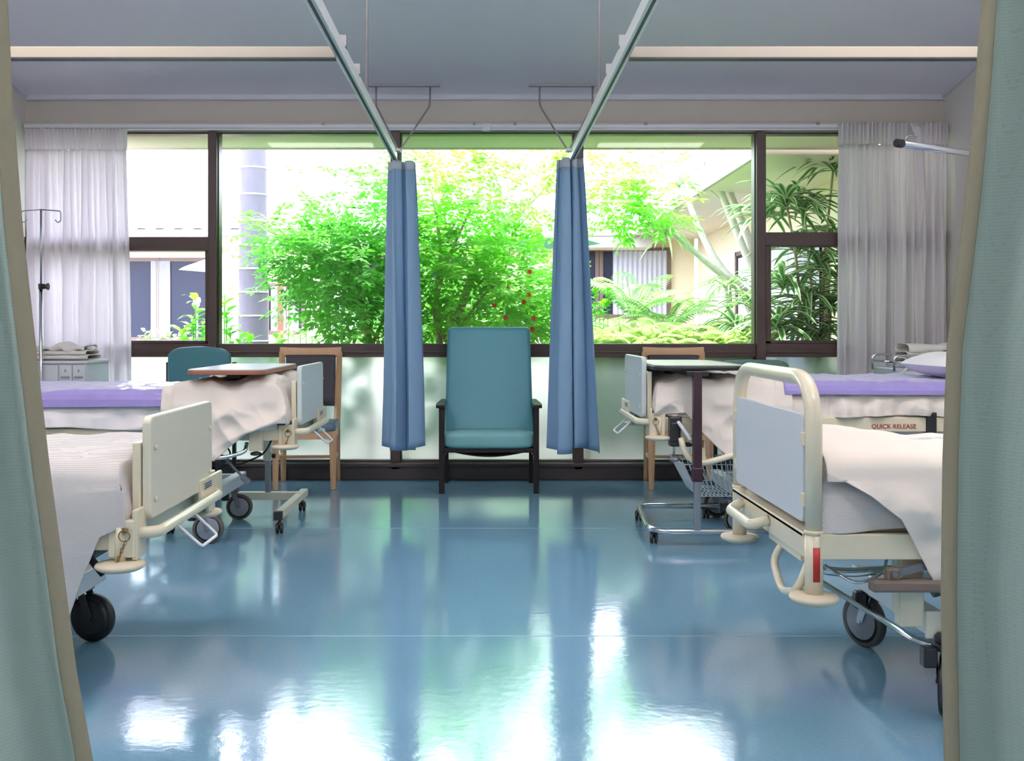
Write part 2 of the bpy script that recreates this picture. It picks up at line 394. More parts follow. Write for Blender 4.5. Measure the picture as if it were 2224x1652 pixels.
# windows
W = WALL_Y; mull = [(455, 474), (850, 870), (1246, 1265), (1640, 1660)]
edges = [XL] + [0] * 8 + [XR]
bays = [(XL, px(455, W)), (px(474, W), px(850, W)), (px(870, W), px(1246, W)), (px(1265, W), px(1640, W)), (px(1660, W), XR)]
zb0, zb1, zr0, zr1 = pz(1001, W), HEAD, pz(775, W), pz(746, W)
fd0, fd1 = W - .03, W + .09
for i, (x0, x1) in enumerate(bays):
    w = thing('window_%d' % (i + 1), None, None, ((x0 + x1) / 2, W, zb0), kind='structure')
    b = MB(); t = .018
    # frame: head, rail, sill bead and side beads, plus its left mullion post
    b.box(x0, x1, fd0, fd1, zr0, zr1).box(x0, x1, fd0 + .02, fd1, HEAD - .012, HEAD)
    b.box(x0, x1, fd0 + .015, fd1, zb0 - .02, zb0 + .012).box(x0, x1, fd0 - .006, fd0 + .01, zr0 + .03, zr0 + .045)
    if i: b.box(bays[i - 1][1], x0, fd0 - .02, fd1 + .01, zb0 - .06, HEAD)
    b.box(x0, x0 + .008, fd0 + .02, fd1, zb0, HEAD).box(x1 - .008, x1, fd0 + .02, fd1, zb0, HEAD)
    b.build('window_frame', M['brown'], w, bevel=.004)
    yg = W + .03
    if i in (0, 4):
        ya, yb = ((515, 545), (505, 535))[i == 4]
        z0, z1 = pz(yb, W), pz(ya, W)
        b = MB(); b.box(x0, x1, fd0 - .005, fd1, z0, z1)
        e = .045
        b.box(x0, x0 + e, fd0, fd1, zr1, z0).box(x1 - e * .6, x1, fd0, fd1, zr1, z0)
        b.box(x0, x1, fd0, fd1, zr1, zr1 + .025)
        b.build('opening_sash', M['brown'], w, bevel=.005)
        b = MB(); b.box(x0, x1, yg, yg + .006, zr1, z0).box(x0, x1, yg, yg + .006, z1, HEAD); b.build('glass_pane', M['glass'], w)
    else:
        b = MB(); b.box(x0, x1, yg, yg + .006, zr1, HEAD); b.build('glass_pane', M['glass'], w)
    b = MB(); b.box(x0, x1, yg, yg + .008, zb0, zr0); b.build('frosted_pane', M['frost'], w)

# bodies of the added fill luminaires, unseen above the frame
for i, (lx, ly) in enumerate(FILL_LAMPS):
    z = 3.35
    t = thing('fill_luminaire', 'long white fill light added out of view above the near half of the ward', 'ceiling light', (lx, ly, z), group='added fill lights over the near half of the ward')
    b = MB(); b.box(lx - .64, lx + .64, ly - .17, ly + .17, z - .05, z); b.build('housing', M['white_metal'], t, bevel=.006)
    b = MB(); b.box(lx - .6, lx + .6, ly - .15, ly + .15, z - .056, z - .05).box(lx - .6, lx + .6, ly - .15, ly + .15, z, z + .006); b.build('diffuser', M['diffuser'], t)
    for sx in (-.5, .5):
        b = MB(); b.tube([(lx + sx, ly, z), (lx + sx, ly, ceil_z(ly) + .005)], .004, 6); b.build('hanger', M['rod'], t)

# ================================================================== curtain tracks
ZT = 2.35
def centre_track(s, xt, lab):
    t = thing('curtain_track', lab, 'curtain track', (s * xt, 4.5, ZT))
    b = MB(); y0, y1 = 1.9, 7.0
    x = s * xt
    b.box(x - .013, x + .013, y0, y1, ZT - .03, ZT + .035).box(x - .02, x + .02, y0, y1, ZT - .036, ZT - .03)
    b.build('rail', M['track'], t, bevel=.003)
    b = MB(); b.box(x - .006, x + .006, y0, y1 - .01, ZT - .038, ZT - .0355); b.build('slot', M['dark_slot'], t)
    # branch rail to the wall, between the two beds
    b = MB(); xa, xb = x + s * .012, (XR if s > 0 else XL)
    b.box(xa, xb, 4.29, 4.315, ZT - .05, ZT - .002); b.build('branch_rail', M['track_side'], t, bevel=.002)
    b = MB(); b.box(xa, xb, 4.28, 4.325, ZT - .056, ZT - .05); b.build('branch_rail_lip', M['dark_slot'], t)
    b = MB(); b.box(x, xb, 1.89, 1.915, ZT - .036, ZT + .02); b.build('branch_rail', M['track_side'], t)
    for yy in (5.33, 2.6):
        b = MB(); b.tube([(x, yy, ZT + .03), (x, yy, ceil_z(yy) + .005)], .0075, 8)
        b.lathe([(.03, 0), (.03, .006)], (x, yy, ceil_z(yy) - .006)); b.build('hanger_rod', M['rod'], t)
    for yy in (3.75, 4.42, 4.9):
        b = MB(); b.box(x - .016, x + .016, yy, yy + .012, ZT + .028, ZT + .085).box(x - .018, x + .018, yy - .02, yy + .03, ZT + .03, ZT + .04); b.build('splice_clip', M['rod'], t)
    # bracket at the window end
    bx = [(px(800, 7.58), px(955, 7.58)), (px(1148, 7.58), px(1292, 7.58))][s > 0]
    yb = 7.58; zc = ceil_z(yb)
    b = MB(); b.box(bx[0], bx[1], yb - .02, yb + .02, zc - .018, zc + .004); b.build('ceiling_plate', M['rod'], t, bevel=.002)
    ax = [(px(817, 7.58), px(934, 7.58)), (px(1172, 7.58), px(1287, 7.58))][s > 0]
    for k, a in enumerate(ax):
        b = MB(); e = V((x - s * .03, 6.95, ZT + .02))
        b.tube(arcpts([(a, yb, zc - .01), (a, yb, zc - .16), e], .05), .007, 8); b.build('support_arm', M['rod'], t)
    b = MB(); b.box(x - .05, x + .04, 6.93, 7.0, ZT + .02, ZT + .04); b.build('end_bracket', M['white_metal'], t, bevel=.004)
centre_track(-1, .625, 'white overhead curtain track left of the aisle, running to the left blue curtain')
centre_track(1, .597, 'white overhead curtain track right of the aisle, running to the right blue curtain')
t = thing('curtain_rail', 'long white curtain rail across the top of the window wall', 'curtain rail', (0, W - .06, HEAD))
b = MB(); b.box(XL + .01, XR - .01, W - .07, W - .032, HEAD + .006, HEAD + .05).box(XL + .01, XR - .01, W - .075, W - .028, HEAD + .05, HEAD + .056); b.build('rail', M['white_metal'], t, bevel=.004)
b = MB(); b.box(XL + .01, XR - .01, W - .0705, W - .069, HEAD + .018, HEAD + .024); b.build('groove', M['rod'], t)
for xx in (705, 1030, 1118, 1400, 1770):
    b = MB(); x = px(xx, W); b.box(x - .01, x + .01, W - .085, W - .0, HEAD + .045, HEAD + .066); b.build('rail_clip', M['rod'], t)
b = MB(); x = px(1056, W); b.box(x - .03, x + .03, W - .09, W - .06, HEAD - .002, HEAD + .05); b.build('join_cover', M['white_metal'], t, bevel=.003)

# ================================================================== curtains
def pleat(u, n, ph=0, seed=0):
    w = u + .018 * nz(u * 7, seed, 0)
    a = sin(2 * pi * n * w + ph)
    return (abs(a) ** .75) * (1 if a > 0 else -1)
def white_curtain(name, lab, x0t, x1t, x0b, x1b, ztop, zbot, n, seed, strap=False):
    t = thing(name, lab, 'curtain', ((x0b + x1b) / 2, W - .13, zbot))
    def fn(u, v):
        z = ztop - .16 - (ztop - .16 - zbot) * v
        k = min(1, v * 1.4)
        x = (x0t + (x1t - x0t) * u) * (1 - k) + (x0b + (x1b - x0b) * u) * k
        amp = .016 + .030 * min(1, v * 3)
        f = pleat(u, n, 0, seed) * (1 - .75 * min(1, v * 2.2)) + .8 * pleat(u + .03 * v, n * .36, seed, seed + 3) * min(1, v * 2.2) + .5 * sin(2 * pi * n * .71 * u + v * 1.5)
        return V((x + .006 * nz(u * 30, v * 4, seed), W - .13 + amp * f + .01 * nz(u * 9, v * 5, seed + 7), z))
    b = MB(); b.grid(fn, 260, 36); b.build('drape', M['white_curtain'], t, solid=.0015)
    def fh(u, v):
        z = ztop - .165 * v
        pinch = 1 - .5 * max(0, (v - .75) * 4)
        x = x0t + (x1t - x0t) * u
        return V((x, W - .13 + (.026 * pinch) * pleat(u, n * 1.6, 0, seed) + .008 * sin(u * 60), z + .006 * nz(u * 20, 0, seed)))
    b = MB(); b.grid(fh, 260, 8); b.build('pleated_heading', M['white_curtain'], t, solid=.002)
    if strap:
        b = MB()
        p = [at(1985, 270, 7.55), at(1995, 300, 7.53), at(2000, 390, 7.52), at(2003, 440, 7.52), at(1992, 540, 7.55)]
        p = arcpts(p, .2, 6)
        k = len(p) - 1
        b.grid(lambda u, v: p[int(round(v * k))] + V((.035 * (u - .5) * 2 * (1 - .6 * v), -.02, 0)), 3, k)
        b.build('loose_edge_strip', M['white_curtain'], t, solid=.002)
white_curtain('window_curtain', 'long white pleated curtain at the left end of the window, behind the drip stand', px(54, 7.65), px(274, 7.65), px(56, 7.65), px(286, 7.65), pz(279, 7.65), .03, 17, 2)
white_curtain('window_curtain', 'long white pleated curtain at the right end of the window, beside the striped-leaf plants', px(1822, 7.65), px(2056, 7.65), px(1818, 7.65), px(2062, 7.65), pz(267, 7.65), .03, 16, 9, True)

def blue_curtain(lab, Y, top, bot, yt, yb, n, seed, s):
    xc = px((bot[0] + bot[1]) / 2, Y)
    t = thing('bed_curtain', lab, 'curtain', (xc, Y, pz(yb, Y)))
    ztop, zbot = pz(yt, Y), pz(yb, Y)
    def fn(u, v):
        k = v ** .8
        # folds that fan out towards the hem; they run mostly front to back at the top
        a = px(top[0], Y) + (px(top[1], Y) - px(top[0], Y)) * u
        c = px(bot[0], Y) + (px(bot[1], Y) - px(bot[0], Y)) * u
        x = a * (1 - k) + c * k
        fr = sin(2 * pi * (n * u + .12 * sin(seed + u * 5)) + .5 * v)
        y = Y + (.045 + .05 * v) * fr + .02 * sin(2 * pi * 1.3 * u + seed)
        x += (.016 + .02 * v) * sin(4 * pi * n * u + seed) + .01 * nz(u * 5, v * 2, seed)
        z = ztop - (ztop - zbot) * v + (.02 * sin(2 * pi * u * 1.2 + seed) * v)
        return V((x, y, z))
    b = MB(); b.grid(lambda u, v: fn(u, .03 + .97 * v), 150, 40); b.build('drape', M['blue_curtain'], t, solid=.002)
    b = MB(); b.grid(lambda u, v: fn(u, v * .032), 150, 3); b.build('heading_tape', M['curtain_tape'], t, solid=.003)
blue_curtain('pale blue gathered bed curtain just left of the high-backed armchair', 6.93, (840, 902), (828, 926), 350, 974, 2.4, 1.0, -1)
blue_curtain('pale blue gathered bed curtain just right of the high-backed armchair', 6.93, (1212, 1260), (1194, 1290), 345, 976, 2.5, 2.6, 1)

def near_curtain(lab, Y, edge, outer, s, bandw, folds, seed):
    """edge: table y_px -> x_px of the free edge; outer: X of the far side"""
    tb = [(y, x) for y, x in edge]
    zt, zb = ZT - .05, .27
    def ex(z):
        ypx = VY - (z - H) * F / Y
        return px(interp(tb, ypx), Y)
    t = thing('privacy_curtain', lab, 'curtain', (ex(.3), Y, zb))
    def pos(d, z):      # d = distance along the cloth from the free edge
        k = (zt - z) / (zt - zb)
        x = ex(z) + (-1 if s < 0 else 1) * d * .82
        y = Y + folds(d, k) 
        return V((x, y, z))
    wd = abs(outer - ex(1.0)) / .82
    b = MB(); b.grid(lambda u, v: pos(bandw + (wd - bandw) * u, zt + (zb - zt) * v), 90, 40); b.build('drape', M['green_curtain'], t, solid=.0015)
    b = MB(); b.grid(lambda u, v: pos(bandw * u, zt + (zb - zt) * v) + V((0, -.001, 0)), 6, 60); b.build('hem_band', M['green_hem'], t, solid=.003)
near_curtain('green privacy curtain at the left edge of the view, covering the near left bed head', 1.9,
             [(-500, -8), (0, 13), (250, 28), (500, 48), (800, 82), (1000, 106), (1250, 140), (1450, 166), (1652, 203), (1750, 215)], -1.6, -1, .036,
             lambda d, k: .05 * sin(d * 26 - 1.1) * min(1, d * 14) + .012 * sin(d * 61 + 1) * (1 - k) + .01 * nz(d * 8, k * 2, 1), 1)
near_curtain('green privacy curtain at the right edge of the view, covering the near right bed head', 1.9,
             [(-500, 2150), (0, 2130), (200, 2116), (400, 2098), (560, 2080), (750, 2056), (1000, 2047), (1300, 2043), (1652, 2049)], 1.6, 1, .046,
             lambda d, k: .06 * sin(d * 24 - .6) * min(1, d * 14) + .01 * nz(d * 8, k * 2, 5), 5)

# ================================================================== seating
def cushion_prism(b, pts, axis, t0, t1): return b.prism(pts, axis, t0, t1)
def high_armchair():
    cx = px(1062, 7.09); yf = 7.09
    t = thing('armchair', 'high-backed teal vinyl armchair with dark wooden arms, alone in the middle of the window wall', 'armchair', (cx, 7.4, 0))
    hw = .352
    for sx in (-1, 1):
        b = MB(); x = cx + sx * (hw - .02); b.box(x - .019, x + .019, yf, yf + .045, 0, .60); b.build('leg', M['dark_wood'], t, bevel=.003)
        b = MB(); x = cx + sx * (hw - .035); b.bar((x, 7.61, 0), (x, 7.55, .60), .032, .04, (0, 1, 0)); b.build('leg', M['dark_wood'], t, bevel=.003)
        b = MB(); x = cx + sx * (hw - .012)
        b.prism([(x - .03, yf - .035), (x + .03, yf - .035), (x + .036, yf + .1), (x + .02 - sx * .0, yf + .56), (x - .02, yf + .56), (x - .036, yf + .1)], 'z', .60, .626)
        b.build('armrest', M['dark_wood'], t, bevel=.006)
    b = MB(); b.box(cx - hw + .03, cx + hw - .03, yf + .01, yf + .04, .285, .315).box(cx - hw + .03, cx + hw - .03, 7.52, 7.55, .25, .30)
    for sx in (-1, 1): b.box(cx + sx * (hw - .035) - .012, cx + sx * (hw - .035) + .012, yf + .03, 7.55, .26, .31)
    b.build('seat_frame', M['dark_wood'], t, bevel=.003)
    b = MB(); b.grid(lambda u, v: V((cx - .26 + .52 * u, yf + .06 + .38 * v, .285 - .035 * sin(pi * u))), 12, 4); b.build('seat_webbing', M['taupe'], t, solid=.004)
    # seat cushion, slightly crowned
    def seat(u, v):
        a = 2 * pi * v
        return None
    b = MB()
    zs0, zs1 = .315, .435
    pr = rrect(yf - .02, 7.56, zs0, zs1, .045, 5, [.03, .02, .02, .05])
    nx = 14; rings = []
    for i in range(nx + 1):
        u = i / nx; x = cx - .322 + .644 * u
        sq = 1 - .06 * (abs(2 * u - 1) ** 6) * 3 if 0 < i < nx else .74
        cr_ = .012 * (1 - (2 * u - 1) ** 2)
        ring = []
        for (y, z) in pr:
            yy = 7.3 + (y - 7.3) * (sq if y < 7.3 else 1); zz = .37 + (z - .37) * sq + (cr_ if z > .37 else 0)
            ring.append(b.bm.verts.new(V((x, yy, zz + (yy - yf) * -.05))))
        rings.append(ring)
    for i in range(nx):
        for k in range(len(pr)):
            b._f([rings[i][k], rings[i][(k + 1) % len(pr)], rings[i + 1][(k + 1) % len(pr)], rings[i + 1][k]], True)
    b._f(rings[0]); b._f(rings[-1])
    b.build('seat', M['teal_seat'], t, bevel=.008, smooth=True)
    # backrest: rounded slab, reclined, a touch narrower at the top
    b = MB()
    y0, z0, y1, z1 = 7.40, .33, 7.60, pz(711, 7.6)
    nb = 18; dirv = V((0, y1 - y0, z1 - z0)); L = dirv.length; dirv.normalize(); nrm = V((0, -dirv.z, dirv.y))
    for i in range(1): pass
    def back(u, v):
        # u around cross-section, v along height
        w = .325 * (1 - v) + .312 * v
        th = .05
        if v > .97: pass
        a = u * len(cs)
        return None
    hw_ = lambda v: (.325 * (1 - v) + .308 * v)
    levels = [0, .004, .015, .03] + [i / 12 for i in range(1, 12)] + [.955, .975, .988, .996, 1.0]
    rings = []
    for v in levels:
        e = min(v * L, (1 - v) * L); q = .03
        ins = (q - math.sqrt(max(0, q * q - (q - e) ** 2))) if e < q else 0
        w = hw_(v) - ins; th = .045 - ins * .9
        c = V((cx, y0, z0)) + dirv * (L * v)
        ring = [b.bm.verts.new(c + V((px_, 0, 0)) + nrm * py_) for px_, py_ in rrect(-w, w, -th, th, min(.03, th * .8), 5)]
        rings.append(ring)
    for A, B in zip(rings, rings[1:]):
        for k in range(len(A)): b._f([A[k], A[(k + 1) % len(A)], B[(k + 1) % len(A)], B[k]], True)
    b._f(rings[0]); b._f(rings[-1])
    b.build('backrest', M['teal'], t)
high_armchair()

def visitor_chair(name, lab, cx, cy_, rot, w, sz, zt, arch, mb, ms, arm=.62, depth=.5):
    t = thing(name, lab, 'armchair', (cx, cy_, 0), rot, local=True)
    hw = w / 2; yf, yr = -depth / 2, depth / 2
    for sx in (-1, 1):
        b = MB(); b.box(sx * (hw + .012) - .014, sx * (hw + .012) + .014, yf, yf + .028, 0, arm); b.build('leg', M['black'], t, bevel=.003)
        b = MB(); b.box(sx * (hw + .012) - .014, sx * (hw + .012) + .014, yr - .03, yr, 0, zt - .12); b.build('leg', M['black'], t, bevel=.003)
        b = MB(); b.box(sx * (hw + .012) - .024, sx * (hw + .012) + .024, yf - .02, yr - .03, arm, arm + .03); b.build('armrest', M['black'], t, bevel=.01)
    b = MB(); b.prism(rrect(-hw + .005, hw - .005, yf - .01, yr - .06, .05), 'z', sz - .08, sz); b.build('seat', ms, t, bevel=.02, bseg=3)
    b = MB()
    pts = [(-hw, sz + .02), (hw, sz + .02)]
    for k in range(13):
        u = k / 12; x = hw - 2 * hw * u
        e = min(u, 1 - u) * 12
        z = zt - arch * (2 * u - 1) ** 2 - (.03 if e < .5 else .008 if e < 1.5 else 0)
        pts.append((x * (1 if .5 < e else .985), z))
    b.prism(pts, 'y', yr - .09, yr - .035); b.build('backrest', mb, t, bevel=.014, bseg=3)
    b = MB(); b.box(-hw, hw, yf + .02, yf + .04, sz - .11, sz - .08).box(-hw, hw, yr - .06, yr - .03, sz - .11, sz - .08).box(-.015, .015, yf + .03, yr - .05, sz - .11, sz - .08); b.build('seat_frame', M['black'], t)
visitor_chair('visitor_chair', 'teal visitor armchair with arched back and black frame behind the far left bed', px(416, 7.4), 7.42, 0, .475, .46, pz(752, 7.6), .03, M['teal_dark'], M['teal_dark'])
visitor_chair('visitor_chair', 'low dark green vinyl armchair behind the far right bed, beside the right window post', px(1657, 7.35), 7.42, 0, .53, .44, pz(781, 7.55), .008, M['green_vinyl'], M['green_vinyl'])

def wooden_chair(lab, cx, cy_, rot):
    t = thing('wooden_chair', lab, 'chair', (cx, cy_, 0), rot, local=True)
    hw = .205
    for sx in (-1, 1):
        b = MB(); b.tube([(sx * hw, -.2, 0), (sx * (hw - .002), -.205, .42)], .02, 4, rad=[.019, .03]); b.build('leg', M['beech'], t, bevel=.003, smooth=False)
        b = MB(); b.tube([(sx * hw, .24, 0), (sx * (hw - .005), .19, .42), (sx * (hw + .004), .2, .62), (sx * (hw + .012), .25, .98)], .02, 4, rad=[.019, .027, .025, .022]); b.build('leg', M['beech'], t, smooth=False)
    b = MB(); b.prism(rrect(-hw - .02, hw + .02, -.235, .18, .04), 'z', .42, .475); b.build('seat', M['blue_seat'], t, bevel=.018, bseg=3)
    b = MB(); b.box(-hw + .01, hw - .01, -.21, -.19, .36, .42).box(-hw + .01, hw - .01, .17, .19, .36, .42)
    for sx in (-1, 1): b.box(sx * hw - .01, sx * hw + .01, -.2, .19, .36, .42)
    b.build('seat_rail', M['beech'], t, bevel=.003)
    b = MB(); b.box(-hw + .01, hw - .01, -.01, .01, .2, .222)
    for sx in (-1, 1): b.box(sx * hw - .008, sx * hw + .008, -.19, .2, .2, .222)
    b.build('stretcher', M['beech'], t)
    b = MB(); b.grid(lambda u, v: V((-.232 + .464 * u, .245 - .03 * (1 - (2 * u - 1) ** 2) * -1, .945 + .065 * v + .006 * (2 * u - 1) ** 2)), 14, 2)
    b.build('top_rail', M['beech'], t, solid=.032, bevel=.006)
    b = MB(); b.grid(lambda u, v: V((-.185 + .37 * u, .2 + .05 * v + .02 * (1 - (2 * u - 1) ** 2), .57 + .385 * v)), 10, 6); b.build('back_pad', M['stripe'], t, solid=.03)
    return t
wooden_chair('light wooden chair with dark striped back pad behind the far left bed', px(669, 7.5), 7.47, R(4))
wooden_chair('light wooden chair with dark striped back pad behind the far right bed', px(1468, 7.5), 7.46, R(-4))

# ================================================================== beds
def caster(parent, x, y, ang, r=.078, face='wheel_grey', fork='grey_plastic', top=.21, lock=False, name='caster'):
    """swivel caster whose wheel axis points along ang (degrees from +X)"""
    ax = V((cos(R(ang)), sin(R(ang)), 0)); c = V((x, y, r))
    b = MB(); b.lathe([(r * .8, -.017), (r * .96, -.016), (r, -.009), (r, .009), (r * .96, .016), (r * .8, .017)], c, ax, 32)
    w = b.build(name, M['rubber'] if face != 'wheel_dark' else M['black'], parent)
    b = MB(); b.lathe([(.001, -.0185), (r * .82, -.018), (r * .82, .018), (.001, .0185)], c, ax, 32)
    b.build('wheel_rim', M['black'], w)
    b = MB(); b.lathe([(.001, -.020), (r * .3, -.020), (r * .33, -.0185), (r * .68, -.0195), (r * .72, -.018), (r * .72, .018), (r * .68, .0195), (r * .33, .0185), (r * .3, .02), (.001, .020)], c, ax, 32)
    b.build('wheel_disc', M[face], w)
    b = MB(); tr = V((-ax.y, ax.x, 0)) * (r * .45)
    for sg in (-1, 1):
        o = ax * (sg * .025)
        b.bar(c + o, c + o + tr + V((0, 0, r * 1.15)), .004, .03, ax.cross(V((0, 0, 1))))
        b.lathe([(.008, 0), (.008, .006)], c + o, ax * sg, 10)
    ct = c + tr * 1.0 + V((0, 0, r * 1.12))
    b.box(ct.x - .03, ct.x + .03, ct.y - .03, ct.y + .03, ct.z, ct.z + .02)
    b.lathe([(.028, .015), (.032, .02), (.032, .04), (.026, .045), (.022, top - ct.z if top - ct.z > .05 else .05)], ct, (0, 0, 1), 16)
    b.build('fork', M[fork], w, bevel=.002)
    if lock:
        b = MB(); b.box(ct.x - .07, ct.x - .03, ct.y - .02, ct.y + .02, ct.z - .05, ct.z + .01); b.build('brake_pedal', M['black'], w, bevel=.006)
    return w
def bumper_disc(t, x, y, z, ztop, dia=.15, prad=.017):
    b = MB(); r = dia / 2
    b.lathe([(.001, -.012), (r * .8, -.012), (r * .97, -.004), (r, .002), (r * .95, .008), (r * .5, .014), (.001, .014)], (x, y, z), (0, 0, 1), 32)
    o = b.build('bumper', M['bumper'], t)
    b = MB(); b.tube([(x, y, z + .01), (x, y, ztop)], prad, 16); b.build('bumper_post', M['cream'], o)
def ring_pin(t, p, s):
    p = V(p); b = MB()
    b.lathe([(.008, 0), (.008, .012)], p, (0, -1, 0), 10)
    b.tube([p + V((.017 * cos(a), -.012, -.014 + .017 * sin(a))) for a in [2 * pi * k / 16 for k in range(16)]], .0018, 6, closed=True)
    q = p + V((-s * .003, -.012, -.034))
    for k in range(6):
        c = q + V((s * .005 * k, 0, -.012 * k)); e = (k % 2) * .5 * pi
        b.tube([c + V((.0035 * cos(a) * cos(e), .0035 * cos(a) * sin(e), .008 * sin(a))) for a in [2 * pi * j / 10 for j in range(10)]], .0013, 5, closed=True)
    b.build('locking_pin_chain', M['brass'], t)

def bed(lab, s, Xf, Y0, Y1, zd, zr, style, board, wheels, rots, face, length=2.12):
    """s: side; Xf: |X| of foot end; zd: bumper disc height; zr: rail z range; board: (|X|, y0, y1, z0, z1, mat)"""
    X = lambda a: s * a
    t = thing('hospital_bed', lab, 'hospital bed', (X(Xf + 1), (Y0 + Y1) / 2, 0))
    Xh = Xf + length
    z0, z1 = zr
    b = MB()      # main frame
    for y in (Y0 + .02, Y1 - .02):
        b.box(X(Xf), X(Xh), y - .02, y + .02, z0, z1)
    for a in (Xf + .02, Xf + .7, Xf + 1.4, Xh - .02): b.box(X(a - .02), X(a + .02), Y0 + .012, Y1 - .012, z0 + .005, z1 - .005)
    b.build('frame', M['cream'], t, bevel=.006)
    b = MB()      # mattress deck and sockets
    b.box(X(Xf + .04), X(Xh - .02), Y0 + .03, Y1 - .03, z1 - .006, z1 + .012); b.build('mattress_deck', M['ivory'], t)
    if style == 'panel':
        for y in (Y0, Y1):
            bumper_disc(t, X(Xf), y, zd, z1)
        # corner plates and socket boxes
        for y, e in ((Y0, 1), (Y1, -1)):
            b = MB()
            b.box(X(Xf - .045), X(Xf + .035), y - .008 * e, y + .03 * e, z0 - .02, z1 + .02)
            b.box(X(Xf - .05), X(Xf - .035), y + .0 * e, y + .09 * e, z0 - .03, z1 + .05)
            b.build('corner_plate', M['cream'], t, bevel=.004)
            if zd > .5: b = MB(); b.box(X(Xf + .12), X(Xf + .19), y - .014, y + .03, z0 - .055, z1 + .004); b.build('rail_socket', M['cream'], t, bevel=.004)
            ring_pin(t, (X(Xf - .02), y - .01 * (e > 0), z1 - .01), s)
            if zd > .5: b = MB(); b.lathe([(.006, 0), (.03, .004), (.03, .016), (.012, .022)], (X(Xf + .155), y, z0 - .08), (0, 0, 1), 6); b.build('socket_knob', M['black'], t)
        bx, by0, by1, bz0, bz1, bm_ = board
        b = MB(); b.prism(rrect(by0, by1, bz0, bz1, .03), 'x', X(bx), X(bx + .028)); fb = b.build('footboard', bm_, t, bevel=.006, bseg=3)
        b = MB()
        for y in (by0 + .04, by1 - .04):
            for z in (bz0 + .06, bz1 - .1): b.lathe([(.009, 0), (.008, .006), (.003, .008)], (X(bx), y, z), (-s, 0, 0), 12)
        b.build('cover_cap', M['ivory'], fb)
        for y, e in ((by0 - .005, 1), (by1 + .005, -1)):
            b = MB(); b.box(X(bx + .03), X(bx + .055), y - .006 * e, y + .05 * e, z0, bz1 - .08); b.build('footboard_bracket', M['cream'], t, bevel=.004)
        # push bar
        b = MB(); zp = (z0 + z1) / 2 + .012; q = bx - .03
        b.tube(arcpts([(X(Xf - .03), Y0 + .03, zp), (X(q), Y0 + .05, zp), (X(q), Y1 - .14, zp), (X(q + .03), Y1 - .08, zp)], .04), .018, 14)
        b.build('push_bar', M['cream'], t)
        b = MB(); b.box(X(q + .02), X(q + .035), Y1 - .3, Y1 - .01, zp - .02, zp + .075); pl = b.build('rating_plate', M['cream'], t, bevel=.004)
        b = MB(); b.box(X(q + .0185), X(q + .0195), Y1 - .27, Y1 - .16, zp + .035, zp + .062); b.build('sticker', M['sticker'], pl)
        b = MB()
        for k in range(3): b.box(X(q + .0175), X(q + .0183), Y1 - .262, Y1 - .175, zp + .039 + k * .008, zp + .043 + k * .008)
        b.build('sticker_print', M['black'], pl)
        b = MB(); ym = Y0 + .22
        b.tube(arcpts([(X(q - .005), ym, zp - .01), (X(q - .085), ym + .01, zp - .085), (X(q - .085), ym + .2, zp - .085), (X(q - .005), ym + .2, zp - .01)], .02), .0055, 8)
        b.build('foot_loop', M['white_metal'], t)
    else:
        pass
    # undercarriage
    wy0, wy1, wx = wheels
    zu0, zu1 = .215, .285
    b = MB()
    b.box(X(wx - .03), X(wx + .03), wy0 - .05, wy1 + .05, zu0, zu1).box(X(Xh - .33), X(Xh - .27), wy0 - .05, wy1 + .05, zu0, zu1)
    for y in (wy0 + .03, wy1 - .03): b.box(X(wx), X(Xh - .3), y - .02, y + .02, zu0 + .01, zu1 - .005)
    b.build('undercarriage', M['white_metal'], t, bevel=.006)
    for y in (wy0 + .06, wy1 - .06):
        b = MB()
        b.bar((X(wx + .35), y, zu1 - .02), (X(wx + .75), y, z0 + .01), .03, .05); b.bar((X(Xh - .75), y, zu1 - .02), (X(Xh - .4), y, z0 + .01), .03, .05)
        b.build('lift_arm', M['white_metal'], t, bevel=.004)
    b = MB(); b.tube([(X(wx + .1), (wy0 + wy1) / 2, zu1), (X(wx + .8), (wy0 + wy1) / 2, z0 - .01)], .022, 12); b.build('actuator', M['grey_plastic'], t)
    b = MB(); b.tube(arcpts([(X(wx + .05), wy0 + .2, z0), (X(wx - .12), wy0 + .14, z0 - .09), (X(wx + .1), wy0 + .16, zu1 + .02), (X(wx + .5), wy0 + .2, zu1 + .03)], .15, 8), .005, 6); b.build('cable', M['black'], t)
    k = 0
    for a in (wx, Xh - .3):
        for y in (wy0, wy1):
            r_, f_, fk, ro = rots[k] if k < len(rots) else (.078, face, 'grey_plastic', 90)
            caster(t, X(a), y, ro, r_, f_, fk, zu0 + .01, lock=(k < 2)); k += 1
    # headboard against the wall
    b = MB(); b.prism(rrect(Y0 + .06, Y1 - .06, z1 + .05, z1 + .42, .03), 'x', X(Xh), X(Xh + .028)); b.build('headboard', M['ivory'], t, bevel=.006)
    for y in (Y0 + .1, Y1 - .1):
        b = MB(); b.box(X(Xh + .028), X(Xh + .05), y - .025, y + .025, z0, z1 + .3); b.build('headboard_bracket', M['cream'], t)
    return t

